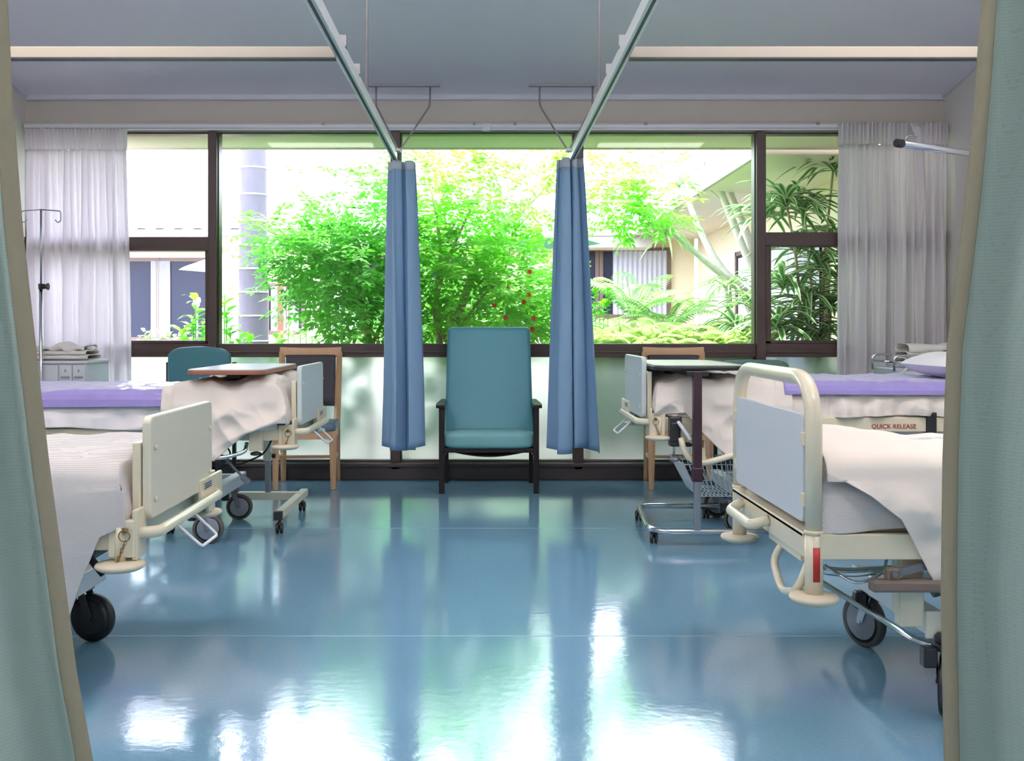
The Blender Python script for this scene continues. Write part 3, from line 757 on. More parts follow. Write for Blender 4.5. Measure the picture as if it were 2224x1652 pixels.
def folds_cloth(name, lab, cat, s, a0, a1, Y0, Y1, zt, hem, hemf, m, fold=.014, wr=.005, seed=0, r=.045, top=None, freq=9, thick=.004, nu=150, foot=None, end=None, cr=0.0, ct=None, parent=None, group=None, grow=.35, edge=None, kk=6.):
    """cloth over a mattress, hanging down both sides to hem(a); optional drop over the foot end"""
    path_n = (14, 5, 34, 5, 30)
    def fn(u, v, _c={}):
        zt_ = zt; zmax = 9; E = .1
        if end is not None:
            if u < E: q_ = u / E; a = a0 + .07 * (1 - cos(q_ * pi / 2)); zmax = end + (zt + .03 - end) * sin(q_ * pi / 2)
            else: a = a0 + .07 + (a1 - a0 - .07) * (u - E) / (1 - E)
        else: a = a0 + (a1 - a0) * u
        n_all = sum(path_n); i = v * n_all
        aa = a; seg = 0; j = i
        while seg < 4 and j > path_n[seg]: j -= path_n[seg]; seg += 1
        f = j / path_n[seg]
        hN, hF = hem(a), hemf(a)
        side = 0; dep = 0
        if seg == 0: y = Y1; z = hF + (zt_ - r - hF) * f; side = 1; dep = (zt_ - r - z)
        elif seg == 1: th = f * pi / 2; y = Y1 - r + r * cos(th); z = zt_ - r + r * sin(th)
        elif seg == 2: y = Y1 - r + (Y0 + r - Y1 + r) * f; z = zt_
        elif seg == 3: th = f * pi / 2; y = Y0 + r - r * sin(th); z = zt_ - r + r * cos(th)
        else: y = Y0; z = zt_ - r - (zt_ - r - hN) * f; side = -1; dep = (zt_ - r - z)
        dep = max(0, dep)
        if side:
            g = min(1, dep / grow) ** .8
            w = sin(freq * a + 2.2 * nz(a * 2.2, seed, 0) * 2 + dep * 2) + .5 * sin(freq * 2.3 * a + seed + dep * 4) + .9 * nz(a * kk, z * 5, seed)
            rg = 1 - 2.2 * abs(nz(a * 4.5 + z * 2.5, z * 4.5 - a * 1.5, seed + 5)); rg2 = 1 - 2.2 * abs(nz(a * 8 - z * 5, z * 7 + a * 2, seed + 15))
            y += side * (g * fold * (w + 1.3)) + side * .004 + side * cr * min(1, dep / .08) * (rg + .5 * rg2)
        else:
            h = wr * (nz(a * 9, y * 7, seed) + .6 * nz(a * 22, y * 14, seed + 3) + .5 * (1 - abs(nz(a * 4 + y * 5, y * 3, seed + 9)) * 4))
            z += h + (top(a, y) if top else 0) + .003 + (cr if ct is None else ct) * (1 - 2.4 * abs(nz(a * 4.5 + y * 2, y * 3.5 - a, seed + 6)))
        if foot and u < foot[0]:
            q = 1 - u / foot[0]
            z -= foot[1] * q * q * max(0, 1 - dep / .15)
        if z > zmax:
            z = zmax; y += (-.02 if side == 1 else .02 if side == -1 else 0) * (1 - u / E) + (.012 * nz(y * 14, z * 6, seed + 2))
            a += .02 * nz(y * 7, z * 5, seed) * (1 - u / E)
        return V((s * a, y, z))
    b = MB(); b.grid(fn, nu, sum(path_n))
    o = b.build(name, m, parent, solid=thick)
    if not parent: tag(o, lab, cat, group)
    return o
def mattress(lab, s, a0, a1, Y0, Y1, z0, z1, m):
    b = MB(); b.prism(rrect(min(s * a0, s * a1), max(s * a0, s * a1), Y0, Y1, .05), 'z', z0, z1)
    o = b.build('mattress', m, bevel=.03, bseg=4); tag(o, lab, 'mattress'); return o

# ---- near left bed (panel footboard)
t_nl = bed('near left hospital bed with pale grey-cream footboard', -1, 1.115, 3.09, 3.99, .43, (.475, .548), 'panel', (1.045, 3.16, 3.87, .555, .878, M['ivory']),
    (3.09, 3.74, 1.45), [(.088, 'wheel_dark', 'black', 80), (.088, 'wheel_dark', 'black', 75)], 'wheel_dark')
mattress('mattress of the near left bed, under a white cellular blanket', -1, 1.15, 3.2, 3.12, 3.93, .562, .715, M['sheet'])
folds_cloth('blanket', 'white cellular blanket draped over the near left bed down to its wheel', 'blanket', -1, 1.10, 2.7, 3.09, 3.95, .735,
            lambda a: interp([(1.11, .545), (1.17, .52), (1.225, .385), (1.267, .265), (1.32, .22), (2.7, .22)], a), lambda a: .56, M['knit'], fold=.010, wr=.006, seed=3, freq=11, r=.07, grow=.3, end=.55, cr=.006,
            top=lambda a, y: .012 * max(0, sin((y - 3.1) * 22 + a * 3)) * math.exp(-((a - 1.3) / .35) ** 2))

# ---- far left bed
t_fl = bed('far left hospital bed with pale grey footboard, under the overbed table', -1, 1.07, 5.40, 6.28, .525, (.557, .622), 'panel', (.995, 5.48, 6.2, .63, .952, M['panel_teal']),
    (5.44, 6.13, 1.49), [(.082, 'wheel_grey', 'grey_plastic', 96), (.078, 'wheel_grey', 'grey_plastic', 96)], 'wheel_grey')
mattress('mattress of the far left bed, under white sheets and a purple quilt', -1, 1.17, 3.2, 5.43, 6.25, .636, .795, M['sheet'])
folds_cloth('bed_sheet', 'white sheet tucked round the far left mattress, below the purple quilt', 'sheet', -1, 1.11, 3.2, 5.415, 6.27, .802, lambda a: .622 + .008 * sin(a * 9), lambda a: .65, M['sheet'], fold=.010, wr=.004, seed=5, freq=17, grow=.12, nu=260, cr=.015, ct=.002)
folds_cloth('purple_quilt', 'purple quilt spread over the head half of the far left bed', 'quilt', -1, 1.66, 3.15, 5.38, 6.28, .824, lambda a: .742 - .01 * (a - 1.66), lambda a: .74, M['purple'], fold=.005, wr=.009, seed=8, freq=8, grow=.15)
folds_cloth('blanket', 'cream blanket bunched over the foot of the far left bed, one corner hanging', 'blanket', -1, 1.055, 1.72, 5.375, 6.28, .825,
            lambda a: interp([(1.10, .655), (1.18, .63), (1.26, .60), (1.36, .52), (1.43, .455), (1.50, .50), (1.6, .62), (1.72, .70)], a), lambda a: .66, M['sheet_cream'], fold=.018, wr=.014, seed=12, freq=11, grow=.3, nu=150, cr=.034, end=.645,
            top=lambda a, y: .045 * math.exp(-((a - 1.22) / .12) ** 2) + .02 * math.exp(-((a - 1.5) / .12) ** 2) - .02 * (a > 1.66))

b = MB(); b.bar(at(190, 1205, 3.25), at(226, 1248, 3.25), .02, .022, (0, 1, 0)).box(px(192, 3.25) - .2, px(192, 3.25), 3.2, 3.6, .40, .43); b.build('foot_pedal', M['black'], t_nl, bevel=.004)
b = MB(); b.tube(arcpts([at(420, 985, 5.33), at(480, 996, 5.33), at(533, 981, 5.36), at(536, 962, 5.40)], .05), .011, 10); b.build('side_rail', M['chrome'], t_fl)
b = MB(); b.bar(at(478, 985, 5.45), at(532, 1040, 5.45), .012, .014, (0, 1, 0)).bar(at(526, 1034, 5.45), at(541, 1048, 5.45), .03, .03, (0, 1, 0)); b.build('brake_lever', M['grey_plastic'], t_fl, bevel=.003)
b = MB(); b.tube(arcpts([at(590, 955, 5.6), at(575, 985, 5.6), at(520, 1010, 5.6), at(460, 1020, 5.6)], .1, 8), .006, 6); b.build('cable', M['black'], t_fl)
# ---- far right bed
t_fr = bed('far right hospital bed with white footboard, rail lettered in red', 1, .94, 5.50, 6.36, .562, (.593, .674), 'panel', (.862, 5.6, 6.28, .66, .997, M['panel_teal']),
    (5.69, 6.22, 1.42), [(.082, 'wheel_grey', 'grey_plastic', 75), (.082, 'wheel_grey', 'grey_plastic', 80)], 'wheel_grey', length=2.3)
mattress('mattress of the far right bed, under white sheets and a purple quilt', 1, 1.05, 3.15, 5.55, 6.33, .688, .836, M['sheet'])
folds_cloth('bed_sheet', 'white sheet tucked round the far right mattress, above the red lettering', 'sheet', 1, .985, 3.15, 5.525, 6.35, .844, lambda a: .678 + .006 * sin(a * 9), lambda a: .68, M['sheet_cream'], fold=.016, wr=.004, seed=25, freq=30, grow=.1, nu=280, cr=.016, ct=.002)
folds_cloth('purple_quilt', 'purple quilt spread over the head half of the far right bed', 'quilt', 1, 1.62, 3.1, 5.49, 6.36, .864, lambda a: .798 - .004 * (a - 1.6), lambda a: .8, M['purple'], fold=.004, wr=.009, seed=28, freq=8, grow=.15)
folds_cloth('blanket', 'cream blanket bunched over the foot of the far right bed, behind the dark post', 'blanket', 1, .915, 1.66, 5.50, 6.36, .862,
            lambda a: interp([(.96, .69), (1.08, .70), (1.16, .60), (1.26, .50), (1.36, .42), (1.5, .40), (1.62, .68)], a), lambda a: .69, M['sheet_cream'], fold=.014, wr=.012, seed=32, freq=10, grow=.3, nu=150, cr=.026, end=.69,
            top=lambda a, y: .02 * math.exp(-((a - 1.15) / .14) ** 2) - .015 * (a > 1.57))
# lettering and strap on the far right bed rail
tx = bpy.data.curves.new('quick_release', 'FONT'); tx.body = 'QUICK RELEASE'; tx.size = .034; tx.extrude = .0008; tx.align_x = 'CENTER'
to = bpy.data.objects.new('tmp_text', tx); COL.objects.link(to)
bpy.context.view_layer.update()
me = bpy.data.meshes.new_from_object(to.evaluated_get(bpy.context.evaluated_depsgraph_get())); bpy.data.objects.remove(to)
me.materials.clear(); me.materials.append(M['letter_red']); me.name = 'rail_lettering'
lo = bpy.data.objects.new('rail_lettering', me); COL.objects.link(lo); lo.parent = t_fr
lo.rotation_euler = (R(90), 0, 0); lo.location = V((px(1941, 5.50), 5.498, pz(930, 5.5))) - V(t_fr.location)
lo['label'] = 'red lettering QUICK RELEASE'
b = MB(); x = px(2022, 5.5); b.box(x - .028, x + .028, 5.49, 5.56, .586, .70); b.build('rail_strap', M['black'], t_fr, bevel=.004)
# clamp, lever and folded side rail
b = MB(); x = px(1465, 5.46); b.box(x - .028, x + .03, 5.44, 5.50, .52, .68).box(x - .022, x + .02, 5.43, 5.45, .55, .65); cl = b.build('rail_clamp', M['black'], t_fr, bevel=.006)
b = MB(); b.tube([(x - .005, 5.45, .52), (x - .005, 5.45, .465)], .006, 8); b.lathe([(.02, 0), (.034, .006), (.034, .016), (.012, .026)], (x - .005, 5.45, .44), (0, 0, 1), 5); b.build('clamp_screw', M['grey_plastic'], cl)
b = MB(); b.bar(at(1472, 915, 5.42), at(1500, 955, 5.42), .018, .03, (0, 1, 0)); b.build('clamp_lever', M['white_metal'], cl, bevel=.004)
b = MB(); b.tube(arcpts([at(1478, 950, 5.44), at(1487, 985, 5.43), at(1515, 1008, 5.42), at(1560, 998, 5.42), at(1600, 985, 5.44), at(1700, 985, 5.45)], .06), .017, 12); b.build('side_rail', M['cream'], t_fr)
b = MB(); b.prism([(px(1513, 5.43), pz(1005, 5.43)), (px(1535, 5.43), pz(1000, 5.43)), (px(1528, 5.43), pz(972, 5.43)), (px(1512, 5.43), pz(972, 5.43))], 'y', 5.43, 5.45)
b.tube([at(1486, 943, 5.46), at(1528, 943, 5.46)], .006, 8); b.build('rail_bracket', M['cream'], t_fr)

# ---- near right bed (hoop footboard)
t = bed('near right hospital bed with cream tubular hoop end and white panel', 1, .965, 2.98, 3.85, .36, (.482, .55), 'hoop', None,
        (3.02, 3.68, 1.375), [(.098, 'wheel_dark', 'black', 150), (.094, 'wheel_grey', 'chrome', 205)], 'wheel_dark')
X0 = .965
b = MB(); b.tube(arcpts([(X0, 2.98, .555), (X0, 2.98, 1.005), (X0, 3.85, 1.005), (X0, 3.85, .555)], .16, 12), .0245, 20); hp = b.build('hoop', M['cream'], t)
for y in (2.98, 3.85):
    b = MB(); b.tube([(X0, y, .37), (X0, y, .556)], .0265, 20); b.lathe([(.028, 0), (.028, .012)], (X0, y, .548), (0, 0, 1), 20); b.build('post', M['cream'], t)
    b = MB(); b.lathe([(.001, -.014), (.05, -.014), (.068, -.006), (.072, .002), (.068, .009), (.03, .014), (.001, .014)], (X0, y, .36), (0, 0, 1), 32); b.build('bumper', M['bumper'], t)
b = MB(); b.prism(rrect(3.015, 3.815, .575, .898, .022), 'x', X0 - .022, X0 - .008); b.build('footboard', M['panel_white'], t, bevel=.003)
for y in (3.01, 3.82):
    for z in (.645, .825):
        b = MB(); b.box(X0 - .026, X0 + .003, y - .016, y + .016, z - .02, z + .02); b.build('panel_clip', M['cream'], t, bevel=.003)
b = MB(); b.box(X0 - .03, X0 + .16, 2.99, 3.84, .535, .552).box(X0 - .03, X0 - .012, 2.99, 3.84, .478, .55); b.build('foot_crossbar', M['cream'], t, bevel=.004)
b = MB(); b.box(X0 - .002, X0 + .32, 2.955, 2.975, .478, .552); b.build('side_plate', M['cream'], t, bevel=.003)
b = MB(); b.tube(arcpts([(X0 - .03, 3.34, .525), (X0 - .085, 3.36, .50), (X0 - .085, 3.66, .50), (X0 - .03, 3.68, .525)], .05, 8), .0175, 14)
b.build('push_handle', M['cream'], t)
b = MB(); b.tube(arcpts([(X0 - .0, 3.02, .46), (X0 - .03, 3.04, .365), (X0 - .03, 3.2, .325), (X0 - .03, 3.3, .40), (X0 + .0, 3.27, .47)], .05, 8), .0125, 12)
b.box(X0 - .02, X0 + .0, 3.04, 3.38, .455, .475); b.build('foot_loop', M['cream'], t)
b = MB(); b.grid(lambda u, v: V((X0 + .0272 * sin(R(-22 + 44 * u)), 2.98 - .0272 * cos(R(-22 + 44 * u)), pz(1265, 2.95) + (pz(1190, 2.95) - pz(1265, 2.95)) * v)), 6, 1); b.build('red_tape', M['red'], t, solid=.0006, offset=1)
b = MB(); b.tube(arcpts([(1.30, 3.92, .172), (1.355, 3.15, .172), (1.48, 3.1, .172), (1.9, 3.1, .172)], .08, 8), .011, 12); b.build('brake_bar', M['chrome'], t)
b = MB(); b.box(1.12, 1.55, 2.93, 2.975, pz(1284, 2.95), pz(1258, 2.95)).box(1.165, 1.205, 2.94, 2.97, pz(1262, 2.95), pz(1232, 2.95)); b.build('side_rail_foot', M['taupe'], t, bevel=.008)
b = MB(); b.bar((1.19, 2.955, pz(1245, 2.95)), (1.30, 2.96, pz(1228, 2.95)), .012, .022); b.lathe([(.008, 0), (.008, .01)], (1.185, 2.94, pz(1245, 2.95)), (0, -1, 0), 12); b.build('rail_linkage', M['grey_plastic'], t)
b = MB(); b.box(1.22, 1.30, 3.0, 3.05, .30, .50).box(1.225, 1.295, 2.99, 3.04, .27, .48); b.build('rail_upright', M['cream'], t, bevel=.006)
b = MB(); b.tube(arcpts([(1.0, 3.1, .42), (1.1, 3.12, .40), (1.25, 3.1, .415)], .05), .014, 10); b.tube(arcpts([(1.02, 3.05, .44), (1.1, 3.0, .39), (1.18, 3.0, .43), (1.2, 3.03, .47)], .05), .005, 8); b.build('crank_linkage', M['chrome'], t)
b = MB(); b.box(1.30, 1.36, 2.99, 3.0, pz(1385, 3), pz(1325, 3)); b.build('control_box', M['ivory'], t, bevel=.003)
mattress('mattress of the near right bed, under a cream blanket and white sheet', 1, 1.0, 3.1, 3.02, 3.78, .565, .735, M['sheet'])
folds_cloth('blanket', 'cream cellular blanket on the foot corner of the near right bed, under the loose sheet', 'blanket', 1, .985, 2.4, 2.99, 3.80, .750, lambda a: .562 - .01 * sin(a * 8), lambda a: .58, M['knit'], fold=.012, wr=.006, seed=41, freq=12, grow=.2, r=.07, end=.58, cr=.005)
folds_cloth('bed_sheet', 'loose cream sheet thrown over the near right bed, hanging down its near side', 'sheet', 1, 1.0, 2.5, 2.965, 3.80, .775,
            lambda a: interp([(1.0, .73), (1.06, .70), (1.12, .665), (1.2, .60), (1.26, .50), (1.31, .40), (1.37, .33), (2.5, .30)], a), lambda a: .62, M['sheet_cream'], fold=.034, wr=.006, seed=46, freq=13, grow=.3, r=.07, kk=4, nu=220, cr=.022, ct=.004,
            top=lambda a, y: (.040 * abs(sin((y - 3.0) * 13 + a * 1.2 + 1.2 * nz(a * 2, y * 2, 4))) - .02) * max(0, min(1, (y - 3.15) / .15)) - .004 * max(0, (y - 3.35) / .45) - .03 * max(0, min(1, (a - 1.30) / .2)) * max(0, min(1, (y - 3.25) / .2)))

# ---- pillow, baskets
b = MB()
def pil(u, v):
    x = 2 * u - 1; y = 2 * v - 1
    e = (max(0, 1 - abs(x) ** 3) * max(0, 1 - abs(y) ** 3)) ** .5
    return x, y, e
x0, y0 = 2.78, 5.85
for sg in (1, -1):
    b.grid(lambda u, v, sg=sg: (lambda q: V((x0 + .27 * q[0] * (1 - .04 * q[1] ** 2), y0 + .33 * q[1], .945 + .06 * abs(q[0]) ** 2 * 0 + sg * .075 * q[2] + .008 * nz(u * 6, v * 6, 1) * q[2])))(pil(u, v)), 24, 24)
tag(b.build('pillow', M['sheet']), 'white pillow at the head of the far right bed', 'pillow')

t = thing('wire_basket', 'white wire basket hanging under the far right bed, behind the chrome table base', 'basket', (1.25, 5.8, .2))
b = MB()
x0, x1, y0_, y1_, z0, z1 = 1.10, 1.52, 5.62, 6.05, .22, .40
fl_ = .045
top = [(x0, y0_, z1), (x1, y0_, z1), (x1, y1_, z1), (x0, y1_, z1)]; bot = [(x0 + .09, y0_ + .03, z0), (x1 - .02, y0_ + .03, z0), (x1 - .02, y1_ - .03, z0), (x0 + .09, y1_ - .03, z0)]
b.tube(top, .0045, 6, closed=True); b.tube(bot, .003, 6, closed=True)
b.tube([V(p) * .5 + V(q) * .5 for p, q in zip(top, bot)], .0025, 6, closed=True)
b.build('rim', M['wire'], t)
b = MB()
for k in range(15):
    u = k / 14
    for (i, j) in ((0, 1), (3, 2)):
        b.tube([V(top[i]).lerp(V(top[j]), u), V(bot[i]).lerp(V(bot[j]), u)], .0026, 5)
    b.tube([V(bot[0]).lerp(V(bot[1]), u), V(bot[3]).lerp(V(bot[2]), u)], .0026, 5)
for k in range(11):
    u = k / 10
    for (i, j) in ((0, 3), (1, 2)): b.tube([V(top[i]).lerp(V(top[j]), u), V(bot[i]).lerp(V(bot[j]), u)], .0026, 5)
    if k % 2 == 0: b.tube([V(bot[0]).lerp(V(bot[3]), u), V(bot[1]).lerp(V(bot[2]), u)], .0026, 5)
b.build('wire_mesh', M['wire'], t)
b = MB()
for (p, q) in (((x1, y0_ + .05, z1), (x1, y0_ + .05, .61)), ((x1, y1_ - .05, z1), (x1, y1_ - .05, .61)), ((x0 + .12, y1_, z1), (x0 + .12, y1_, .61))): b.tube([p, q], .003, 6)
b.build('hanging_hook', M['wire'], t)

# ================================================================== overbed tables
def small_caster(t, x, y, zt=.085, r=.03):
    b = MB()
    for d in (-.012, .012): b.lathe([(r * .6, -.008), (r, -.006), (r, .006), (r * .6, .008)], (x + d, y, r), (1, 0, .0), 16)
    b.tube([(x, y, r), (x, y, zt)], .008, 8); b.lathe([(.02, 0), (.014, .02)], (x, y, r * 1.5), (0, 0, 1), 12)
    b.build('caster', M['black'], t)
t = thing('overbed_table', 'overbed table with grey top and brown edge standing over the far left bed', 'overbed table', (-1.36, 6.0, 0))
zt = .938
b = MB(); b.prism(rrect(-1.585, -1.17, 5.33, 6.32, .06), 'z', zt - .028, zt - .004); b.build('table_edge', M['wood_edge'], t, bevel=.004)
b = MB(); b.prism(rrect(-1.582, -1.173, 5.333, 6.317, .058), 'z', zt - .004, zt); b.build('tabletop', M['table_top'], t)
b = MB(); b.box(-1.42, -1.34, 5.55, 6.3, zt - .06, zt - .028).box(-1.40, -1.345, 6.27, 6.33, zt - .09, zt - .03); b.build('top_bracket', M['black'], t, bevel=.004)
b = MB(); b.box(-1.388, -1.338, 6.31, 6.36, .33, zt - .06); b.build('post_sleeve', M['ivory'], t, bevel=.004)
b = MB(); b.box(-1.378, -1.345, 6.318, 6.352, .1, .36); b.build('post', M['steel'], t, bevel=.003)
b = MB(); b.box(-1.78, -1.155, 6.31, 6.36, .088, .135)
b.box(-1.185, -1.14, 5.68, 6.50, .085, .13).box(-1.80, -1.755, 5.68, 6.50, .085, .13); b.build('base', M['ivory'], t, bevel=.004)
for x in (-1.1625, -1.7775):
    b = MB(); b.box(x - .024, x + .024, 5.66, 5.69, .082, .133); b.build('end_cap', M['black'], t, bevel=.003)
for x in (-1.1625, -1.7775):
    for y in (5.71, 6.42): small_caster(t, x, y)
b = MB(); b.lathe([(.015, 0), (.015, .02)], (-1.335, 6.335, .36), (1, 0, 0), 10); b.build('height_knob', M['black'], t)

t = thing('overbed_table', 'overbed table with pale green-grey top and dark post standing over the far right bed', 'overbed table', (1.16, 5.9, 0))
zt = .958
b = MB(); b.prism(rrect(.905, 1.40, 5.44, 6.42, .12, 8, [.07, .06, .14, .16]), 'z', zt - .03, zt - .005); b.build('table_edge', M['black'], t, bevel=.008, bseg=3)
b = MB(); b.prism(rrect(.912, 1.393, 5.447, 6.413, .12, 8, [.065, .055, .135, .155]), 'z', zt - .005, zt); b.build('tabletop', M['table_green'], t)
px_, py_ = px(1514, 5.39), 5.39
b = MB(); b.box(px_ - .06, px_ + .06, py_ - .02, 6.1, zt - .055, zt - .03); b.build('top_bracket', M['black'], t, bevel=.004)
b = MB(); b.box(px_ - .0225, px_ + .0225, py_ - .0225, py_ + .0225, pz(1040, py_), zt - .03).box(px_ - .027, px_ + .027, py_ - .027, py_ + .027, pz(1045, py_), pz(1015, py_)); b.build('post_sleeve', M['maroon'], t, bevel=.004)
b = MB(); b.box(px_ - .017, px_ + .017, py_ - .017, py_ + .017, .08, pz(1040, py_)); b.build('post', M['steel'], t, bevel=.004)
b = MB(); b.tube(arcpts([(1.50, py_, .075), (.93, py_, .075), (.88, py_ + .1, .075), (.93, 6.17, .075), (1.42, 6.17, .075)], .09, 8), .0165, 14); b.build('base', M['chrome'], t)
for (x, y) in ((.905, 5.46), (.92, 6.1), (1.34, 6.17), (1.45, 5.5)): small_caster(t, x, y, .07)

# ================================================================== cabinets, stands, small things
x1c = px(190, 6.9); Yc = 6.9
t = thing('bedside_cabinet', 'white bedside cabinet with two drawer fronts, by the left window curtain', 'cabinet', (x1c - .3, 7.1, 0))
zc = pz(783, Yc)
b = MB(); b.box(x1c - .62, x1c - .01, Yc + .01, Yc + .42, .08, zc - .02).box(x1c - .6, x1c - .03, Yc + .03, Yc + .4, .0, .08); b.build('body', M['cab'], t, bevel=.004)
b = MB(); b.prism(rrect(x1c - .63, x1c, Yc - .01, Yc + .43, .03), 'z', zc - .02, zc); b.build('top', M['cab'], t, bevel=.004)
for (a, c) in ((x1c - .19, x1c - .105), (x1c - .1, x1c - .015)):
    for (za, zb_) in ((zc - .21, zc - .03), (zc - .40, zc - .215)):
        b = MB(); b.box(a, c, Yc - .006, Yc + .01, za, zb_); d_ = b.build('drawer', M['cab'], t, bevel=.003)
        b = MB(); m_ = (a + c) / 2; b.tube(arcpts([(m_ - .026, Yc - .006, za + .1), (m_ - .024, Yc - .022, za + .1), (m_ + .024, Yc - .022, za + .1), (m_ + .026, Yc - .006, za + .1)], .008), .004, 8); b.build('handle', M['steel'], d_)
        if za > zc - .3:
            b = MB(); b.lathe([(.006, 0), (.006, .003)], (m_, Yc - .006, zb_ - .035), (0, -1, 0), 10); b.box(m_ - .003, m_ + .003, Yc - .012, Yc - .008, zb_ - .05, zb_ - .036); b.build('lock', M['steel'], d_)
b = MB(); b.box(x1c - .6, x1c - .2, Yc - .006, Yc + .01, .1, zc - .03); b.build('door', M['cab'], t, bevel=.003)
def towel(lab, xc, yc, z, w, d, h, seed, n=3, tousled=.4):
    t = thing('folded_towel', lab, 'towel', (xc, yc, z))
    for k in range(n):
        b = MB(); za, zb_ = z + h * k / n, z + h * (k + 1) / n
        def fn(u, v, k=k, za=za, zb_=zb_):
            a = 2 * pi * v; q = 1.2 if k == n - 1 else 1
            cx_ = abs(cos(a)) ** .35 * (1 if cos(a) > 0 else -1); sz_ = abs(sin(a)) ** .6 * (1 if sin(a) > 0 else -1)
            return V((xc + w * (u - .5) * (1 - .06 * k), yc + d / 2 * cx_ * (1 - .1 * nz(u * 4, k, seed)), (za + zb_) / 2 + (zb_ - za) / 2 * sz_ * q + tousled * h * .5 * nz(u * 5, v * 3, seed + k) * (k == n - 1) + .003))
        b.grid(fn, 20, 24)
        b.build('towel_fold', M['towel'], t, solid=.003)
towel('folded white towel pile on the left bedside cabinet', x1c - .22, Yc + .15, zc + .004, .42, .24, .09, 4, tousled=.7)

xr0 = px(1945, 6.75); Yr = 6.75; zc2 = pz(800, Yr)
t = thing('bedside_cabinet', 'grey bedside cabinet with chrome top rail, by the right window curtain', 'cabinet', (xr0 + .3, Yr + .2, 0))
b = MB(); b.box(xr0 + .01, xr0 + .6, Yr + .01, Yr + .42, .06, zc2).box(xr0 + .04, xr0 + .57, Yr + .04, Yr + .4, 0, .06); b.build('body', M['cab_grey'], t, bevel=.006)
b = MB(); b.box(xr0 + .03, xr0 + .19, Yr - .004, Yr + .01, zc2 - .2, zc2 - .02); d_ = b.build('drawer', M['cab'], t, bevel=.003)
b = MB(); b.box(xr0 + .08, xr0 + .14, Yr - .014, Yr - .004, zc2 - .09, zc2 - .08); b.build('handle', M['steel'], d_)
b = MB(); b.box(xr0 + .21, xr0 + .58, Yr - .004, Yr + .01, zc2 - .6, zc2 - .02); b.build('door', M['cab_grey'], t, bevel=.003)
b = MB()
for y in (Yr + .02, Yr + .4): b.tube(arcpts([(xr0, y, zc2 - .02), (xr0, y, zc2 + .085), (xr0 + .1, y, zc2 + .085), (xr0 + .6, y, zc2 + .085)], .04), .008, 10)
b.tube([(xr0 + .02, Yr + .02, zc2 + .04), (xr0 + .6, Yr + .02, zc2 + .04)], .007, 8).tube([(xr0 + .02, Yr + .02, zc2 + .04), (xr0 + .02, Yr + .4, zc2 + .04)], .007, 8); b.build('top_rail', M['chrome'], t)
towel('folded white towel pile on the grey right bedside cabinet', xr0 + .30, Yr + .2, zc2 + .02, .4, .24, .13, 14)
b = MB(); pts = []
for k in range(130):
    u = k / 129; c = at(1958 + 0, 812, Yr).lerp(at(1995, 775, Yr), u); pts.append(c + V((.012 * cos(k * 1.1), .004 + .012 * sin(k * 1.1), 0)))
b.tube(pts, .003, 5); tag(b.build('coiled_cord', M['towel']), 'pale coiled call cord hanging over the rail of the grey bedside cabinet', 'cord')

# drip stand
Yd = 7.0; xd = px(89, Yd)
t = thing('drip_stand', 'thin chrome drip stand with hooked crossbar, by the left bedside cabinet', 'drip stand', (xd, Yd + .1, 0))
Yd = 7.0 
yq = 7.42
xd = px(89, 6.86)
b = MB(); b.tube([(xd, 6.86, .08), (xd, 6.86, pz(625, 6.86))], .012, 12); zt = pz(455, 6.86); yy = 6.86
b.build('lower_tube', M['chrome'], t)
b = MB(); b.tube([(xd, yy, pz(645, yy)), (xd, yy, zt)], .007, 10); b.build('upper_tube', M['steel'], t)
b = MB()
for sg in (-1, 1):
    x2 = xd + sg * .135
    b.tube(arcpts([(xd, yy, zt), (x2, yy, zt - .01), (x2, yy, zt - .075), (x2 - sg * .022, yy, zt - .09), (x2 - sg * .038, yy, zt - .07)], .02), .004, 8)
b.build('hook_bar', M['steel'], t)
b = MB(); b.lathe([(.008, 0), (.01, .02), (.026, .05)], (xd, yy, pz(622, yy)), (1, 0, 0), 8); b.box(xd - .013, xd + .02, yy - .014, yy + .014, pz(628, yy), pz(616, yy)); b.build('height_knob', M['black'], t)
b = MB()
for k in range(5):
    a = 2 * pi * k / 5 + .3; p = (xd + .24 * cos(a) , yy + .0 + .0, 0)
    b.tube([(xd, yy, .1), (xd + .13 * cos(a), yy + .13 * sin(a), .065)], .012, 8)
    b.lathe([(.018, -.01), (.018, .01)], (xd + .13 * cos(a), yy + .13 * sin(a), .02), (1, 0, 0), 12)
    b.tube([(xd + .13 * cos(a), yy + .13 * sin(a), .065), (xd + .13 * cos(a), yy + .13 * sin(a), .02)], .006, 6)
b.build('wheeled_base', M['grey_plastic'], t)

# wall arm on the right
t = thing('wall_arm', 'chrome tubular arm with black end cap reaching out from the right wall', 'wall arm', (XR, 6.2, pz(330, 5.81)))
p0 = at(1952, 311, 5.5); p1 = at(2090, 331, 5.81); d = (p1 - p0); p2 = p0 + d * ((XR - p0.x) / d.x)
b = MB(); b.tube([p0, p2], .019, 16); b.build('arm', M['chrome'], t)
b = MB(); dn = d.normalized(); b.tube([p0 - dn * .02, p0 + dn * .03], .0235, 16); b.build('end_cap', M['black'], t, bevel=.003)
b = MB(); q = p0 + dn * .07; b.tube(arcpts([q + V((0, 0, .01)), q + V((-.005, 0, .045)), q + V((.03, .0, .05)), q + V((.055, 0, .038))], .015), .0025, 6); b.build('hook', M['steel'], t)
b = MB(); b.lathe([(.05, 0), (.05, .012), (.03, .02)], (XR, p2.y, p2.z), (-1, 0, 0), 20); b.build('wall_plate', M['chrome'], t)
b = MB(); p = at(2070, 587, 7.62); b.lathe([(.03, 0), (.028, .02), (.012, .03)], (XR, 7.5, p.z), (-1, 0, 0), 20)
tag(b.build('door_stop', M['white_metal']), 'small round white knob on the right wall beside the curtain', 'wall knob')

